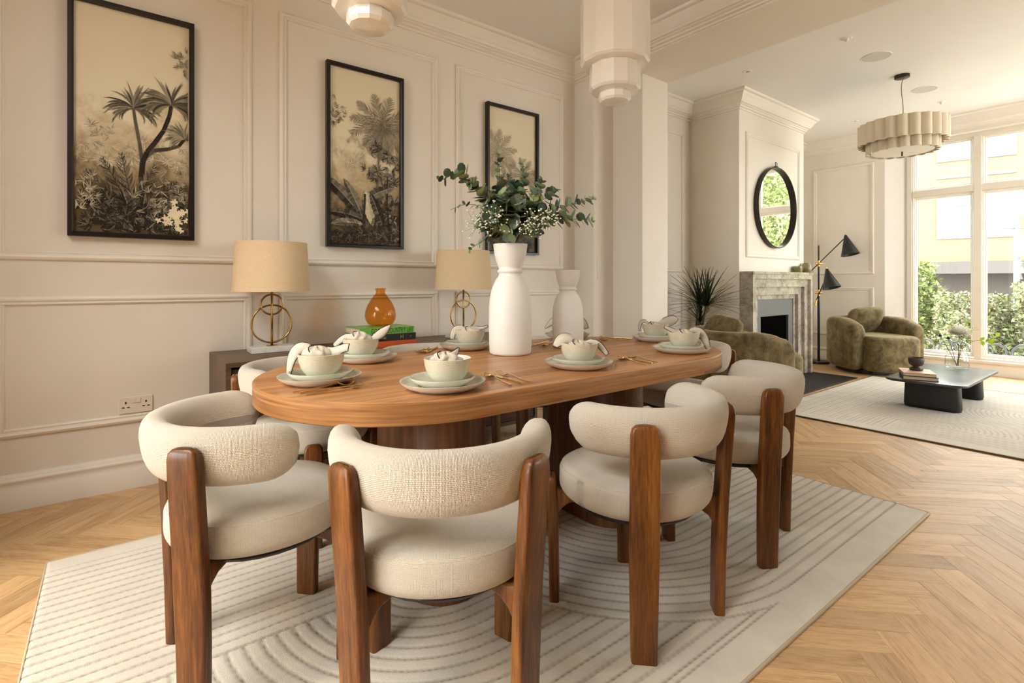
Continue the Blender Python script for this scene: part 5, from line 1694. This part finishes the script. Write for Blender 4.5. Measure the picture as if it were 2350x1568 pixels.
# white chrysanthemum
t = thing('white_chrysanthemum', 'large white chrysanthemum in the glass vase', 'flower', tuple(GM))
hd = gp(2202, 765) - GM
m = MB(); m.tube([Vector((.01, 0, 0)), hd * .5 + Vector((.0, .01, 0)), hd], .003, 6); m.build('stem', 'stem_green', t)
pet = pointed_leaf(.078, .024, 5, fold=.3, droop=-.22); pm_ = pet.build('petal', 'petal_backlit', None, smooth=True); PET = pm_.data; bpy.data.objects.remove(pm_)
for k in range(150):
    z = 1 - 1.5 * (k + .5) / 150; a = k * 2.39996
    r = math.sqrt(max(0, 1 - min(1, z * z))); d = Vector((r * math.cos(a), r * math.sin(a), z * .75))
    o = bpy.data.objects.new('petal', PET); COL.objects.link(o); o.parent = t
    o.matrix_local = orient(hd + d * .012, d, Vector((0, 0, 1)) + d * .2, 1.0 + .12 * (1 - z))
for (px, py, lab) in ((2157, 770, 'dark sea thistle head reaching out furthest from the glass vase'), (2176, 776, 'dark sea thistle head close to the chrysanthemum')):
    t = thing('thistle', lab, 'flower', tuple(GM)); e = gp(px, py, -.03) - GM
    m = MB(); m.tube([Vector((0, 0, 0)), e * .55 + Vector((0, 0, .015)), e], .0022, 5); m.build('stem', 'stem_brown', t)
    m = MB()
    for k in range(46):
        z = 1 - 2 * (k + .5) / 46; a = k * 2.4; r = math.sqrt(1 - z * z); d = Vector((r * math.cos(a), r * math.sin(a), z)); q = d.orthogonal().normalized() * .004
        L = .026 if k > 34 else .019
        b = len(m.v); m.v += [tuple(e + q), tuple(e - q), tuple(e + d * L), tuple(e + d.cross(q))]; m.f += [(b, b + 1, b + 2), (b + 1, b + 3, b + 2), (b + 3, b, b + 2)]
    m.build('head', 'thistle', t)
_l = pointed_leaf(1.0, .62, 7, 'lime_leaf').build('leaf', 'lime_leaf', None, smooth=True); LIME = _l.data; bpy.data.objects.remove(_l)
for pts, nl, s0, s1, lab in (([(2205, 800), (2222, 775), (2232, 752)], 5, .06, .075, 'lime green leafy stem rising beside the chrysanthemum'),
                             ([(2210, 800), (2240, 782), (2270, 786), (2290, 770)], 12, .045, .065, 'long lime leafy stem leaning out of the glass vase towards the window'),
                             ([(2200, 800), (2190, 760), (2180, 742)], 12, .022, .03, 'fine feathery green stem above the thistles'),
                             ([(2205, 800), (2215, 750), (2222, 738)], 12, .022, .03, 'fine feathery green stem behind the chrysanthemum')):
    leafy('leafy_stem', lab, 'foliage', tuple(GM), [GM] + [gp(*p) for p in pts], nl, s0, s1, rg2, LIME, 'stem_brown', .002, .55, 'greenery in the glass vase', 1.0, .9)

# ------------------------------------------------------------------ dracaena in the alcove
DP = Vector((-3.10, 4.74, 0))
dp = thing('dracaena_plant', 'potted dracaena with spiky dark leaves in the alcove behind an armchair', 'plant', tuple(DP))
m = MB(); m.lathe([(.001, .001), (.13, .001), (.155, .28), (.165, .32), (.150, .32), (.145, .27), (.001, .27)], 28, cap=False); m.build('pot', 'pot_grey', dp, autosmooth=40)
m = MB(); m.lathe([(.001, .272), (.145, .272)], 20, cap=False); m.build('soil', 'soil', dp)
def blade_mesh():
    m = MB()
    for k in range(9):
        u = k / 8; w = .024 * (1 - u) ** .6 + .0008; z = -.16 * u ** 2.2
        m.v += [(-w / 2, u, z + .006), (0, u, z), (w / 2, u, z + .006)]
    for k in range(8):
        a = 3 * k; m.f += [(a, a + 1, a + 4, a + 3), (a + 1, a + 2, a + 5, a + 4)]
    return m
_b = blade_mesh().build('leaf', 'dracaena_leaf', None, smooth=True); BLADE = _b.data; bpy.data.objects.remove(_b)
rb = random.Random(11)
DD = depth(DP)
crowns = [((1604, 694), 46, .40, 0), ((1622, 698), 50, .42, -.05), ((1606, 735), 34, .30, .05)]
for (px, py), n, L, dd in crowns:
    c = PD(px, py, DD + dd) - DP
    m = MB(); m.tube([Vector((rb.uniform(-.03, .03), rb.uniform(-.03, .03), .26)), Vector((c.x * .6, c.y * .6, c.z * .6)), c], [.018, .016, .014], 8); m.build('trunk', 'stem_brown', dp, smooth=True)
    for k in range(n):
        el = math.radians(88 - 92 * (k + .5) / n); az = k * 2.39996 + rb.uniform(-.2, .2)
        d = Vector((math.cos(el) * math.cos(az), math.cos(el) * math.sin(az), math.sin(el)))
        o = bpy.data.objects.new('leaf', BLADE); COL.objects.link(o); o.parent = dp
        l = L * rb.uniform(.8, 1.08)
        end = DP + c + d * l
        for _k in range(4):
            if (DP + c + d * l).x < LW + .05 or (DP + c + d * l).y > 5.20:
                l *= .78
        M = orient(c - Vector((0, 0, .02)), d, Vector((0, 0, 1)), l); M = M @ Matrix.Diagonal((1 / l * .85, 1, 1, 1))
        o.matrix_local = M

# unseen warm downlights added to warm the light in the dining area
for i, (x, y) in enumerate(((-1.6, -2.4), (-.2, -2.4), (-1.6, -3.7), (-.2, -3.7))):
    t = thing('downlight', 'added out-of-view warm downlight, ' + ('by the rooflight, wall side', 'by the rooflight, cupboard side', 'by the garden doors, wall side', 'by the garden doors, cupboard side')[i], 'light', (x, y, CE), 0, 'added warm downlights')
    m = MB(); m.lathe([(.030, -.002), (.034, -.006), (.044, -.004), (.045, 0)], 24, cap=False); m.build('rim', 'white_paint', t, smooth=True)
    ld = bpy.data.lights.new('added_downlight_bulb', 'SPOT'); ld.energy = 85; ld.color = (1.0, .74, .46); ld.spot_size = math.radians(150); ld.spot_blend = .9; ld.shadow_soft_size = .05
    lo = bpy.data.objects.new('added_downlight_bulb', ld); COL.objects.link(lo); lo.parent = t; lo.location = (0, 0, -.01)
# ------------------------------------------------------------------ outside the front window
gd = box('ground_street', 'pavement', -22, 30, 8.40, 40, -1.15, -1.05); gd['kind'] = 'structure'
gd2 = box('ground_garden', 'pavement', -14, 16, -18, -5.05, -.25, -.12); gd2['kind'] = 'structure'
def leaf_cloud(name, parent, mat, n, rr, shape, size, seed_dir=None):
    """one cloud of small folded leaves, uncountable: one part"""
    V = []; F = []; T = []
    for k in range(n):
        c, nrm = shape(rr)
        d = Vector((rr.gauss(0, 1), rr.gauss(0, 1), rr.gauss(-.2, .8))).normalized()
        q = d.cross(Vector((rr.gauss(0, 1), rr.gauss(0, 1), rr.gauss(0, 1)))).normalized()
        s = size * rr.uniform(.6, 1.3); b = len(V)
        V += [tuple(c), tuple(c + d * s * .45 + q * s * .26), tuple(c + d * s), tuple(c + d * s * .45 - q * s * .26)]
        F += [(b, b + 1, b + 2), (b, b + 2, b + 3)]
        t = rr.random(); T += [t] * 4
    me = bpy.data.meshes.new(name); me.from_pydata(V, [], F); me.update()
    a = me.attributes.new('tint', 'FLOAT', 'POINT'); a.data.foreach_set('value', T)
    me.materials.append(MATS[mat])
    o = bpy.data.objects.new(name, me); COL.objects.link(o); o.parent = parent; o['kind'] = 'stuff'
    return o
def blob(rx, ry, z0, z1):
    def f(rr):
        a = rr.uniform(0, 2 * PI); z = rr.random()
        k = math.sqrt(rr.uniform(.45, 1)) * (1 - .35 * abs(z - .45) ** 1.5 * 2)
        b = 1 + .16 * math.sin(3 * a + z * 9) + .10 * math.sin(7 * a - z * 15)
        return Vector((rx * k * b * math.cos(a), ry * k * b * math.sin(a), z0 + (z1 - z0) * z)), None
    return f
ro = random.Random(33)
GZ = -1.05
def shrub(label, x, y, rx, ry, h, n, size, mat):
    t = thing('garden_shrub', label, 'shrub', (x, y, GZ), 0, 'shrubs in the front garden')
    m = MB()
    for k in range(7):
        a = k * .9; m.tube([(0.02 * k - .06, 0, 0), (rx * .4 * math.cos(a), ry * .4 * math.sin(a), h * .5), (rx * .7 * math.cos(a), ry * .7 * math.sin(a), h * .9)], .012, 5)
    m.build('stems', 'stem_brown', t)
    leaf_cloud('foliage', t, mat, n, ro, blob(rx, ry, .05, h), size)
    return t
shrub('tall pale green shrub filling the window light beside the armchair', -2.80, 10.6, .42, .45, 2.48, 8000, .085, 'street_leaf')
shrub('dense cream-green hedge bush below the window mullion', -1.95, 10.3, .54, .5, 1.98, 13000, .062, 'hedge_leaf')
shrub('dense bush with rusty twigs behind the second window light', -1.02, 10.2, .58, .5, 2.14, 13000, .062, 'hedge_leaf')
shrub('green bush in the garden beyond the right half of the window', -.02, 10.3, .56, .5, 2.15, 6000, .075, 'street_leaf')
shrub('pale bush in the garden at the far end of the window', 1.0, 10.3, .56, .5, 2.1, 5000, .075, 'hedge_leaf')
# street tree seen in the mirror
tt = thing('street_tree', 'leafy street tree seen in the round mirror', 'tree', (2.6, 15.2, GZ))
m = MB(); m.tube([(0, 0, 0), (.05, 0, 1.5), (0, .05, 3.4), (.1, 0, 6)], [.16, .13, .10, .04], 10); m.build('trunk', 'stem_brown', tt, smooth=True)
leaf_cloud('foliage', tt, 'street_leaf', 16000, ro, blob(2.1, 1.9, .9, 6.2), .16)
# building across the street
fd = Vector((.965, .263, 0)); fn = Vector((.263, -.965, 0))
fo = PD(2200, 648, 18.0); fo.z = GZ
bd = thing('office_building', 'long yellow brick building across the street with strip windows', 'building', tuple(fo), math.atan2(fd.y, fd.x))
def fpix(px, py):
    """pixel -> (along, z above ground) on the facade plane"""
    r = Vector((*ray(px), 0)); d = (fo.dot(fn) - fo.z * fn.z) / (r.x * fn.x + r.y * fn.y)
    p = r * d; return (p - Vector((fo.x, fo.y, 0))).dot(fd), CAMH - d * (py - HYP) / FPX - GZ
zl = fpix(2200, 601)[1]; zs = fpix(2200, 628)[1]
box('wall', 'yellow_brick', -13, 16, 0, 1.0, zl, 7.7, bd)
box('fascia', 'grey_render', -13, 16, -.15, 1.0, zs, zl, bd)
box('ground_floor_wall', 'dark_render', -13, 16, .6, 1.2, 0, zs, bd)
def far_win(a0, a1, z0, z1, rail=None):
    f = box('window', 'far_frame', a0, a1, -.05, .06, z0, z1, bd)
    b = .06
    zz = [(z0 + b, z1 - b)] if rail is None else [(z0 + b, rail - .08), (rail + .08, z1 - b)]
    for q0, q1 in zz:
        box('pane', 'far_glass', a0 + b, a1 - b, -.062, -.045, q0, q1, f)
aL, aR = fpix(2149, 500)[0], fpix(2334, 500)[0]
W_ = aR - aL
for off in (-2, -1, 0, 1, 2):
    d0 = off * (W_ + 1.6)
    far_win(aL + d0, aR + d0, fpix(2200, 548)[1], fpix(2200, 445)[1], fpix(2200, 479)[1])
    far_win(aL + d0, aR + d0, fpix(2200, 408)[1], fpix(2200, 402)[1])
    far_win(aL + d0, aR + d0, fpix(2200, 369)[1], 7.4)
# street lamp
lpz = PD(2333, 648, 11.5)
sl_ = thing('street_lamp', 'grey street lamp post with a ladder bar and white lantern', 'street lamp', (lpz.x, lpz.y, GZ))
def hz(py): return CAMH - 11.5 * (py - HYP) / FPX - GZ
m = MB(); m.lathe([(.11, 0), (.11, .6), (.06, .8), (.05, hz(500))], 14, cap=False); m.build('post', 'grey_iron', sl_)
m = MB(); m.tube([(-.32 * RT[0], -.32 * RT[1], hz(524)), (.32 * RT[0], .32 * RT[1], hz(524))], .016, 6); m.build('ladder_bar', 'grey_iron', sl_)
m = MB(); m.lathe([(.05, hz(500)), (.12, hz(492)), (.20, hz(445)), (.21, hz(438)), (.05, hz(418))], 8, cap=False); m.build('lantern', 'petal_white', sl_)
# wrought iron guard outside the glass
gdr = thing('window_guard', 'low grey wrought iron scroll guard outside the window', 'railing', (0, 8.52, 0))
m = MB(); m.tube([(WX0 - .05, 0, .06), (WX1 + .05, 0, .06)], .010, 6); m.build('rail', 'grey_iron', gdr)
for k in range(12):
    x0 = -2.12 + k * .345
    for s in (-1, 1):
        pts = []
        for j in range(26):
            u = j / 25; a = -.4 + u * 5.2; r = .135 * (1 - .72 * u)
            pts.append((x0 + .17 + s * (.155 - r * math.cos(a) * .9 - .02), 0, .24 + r * math.sin(a) * 1.1))
        pts = [(x0 + .17 + s * .02, 0, .06)] + pts
        m = MB(); m.tube(pts, .010, 6); m.build('scroll', 'grey_iron', gdr, smooth=True)
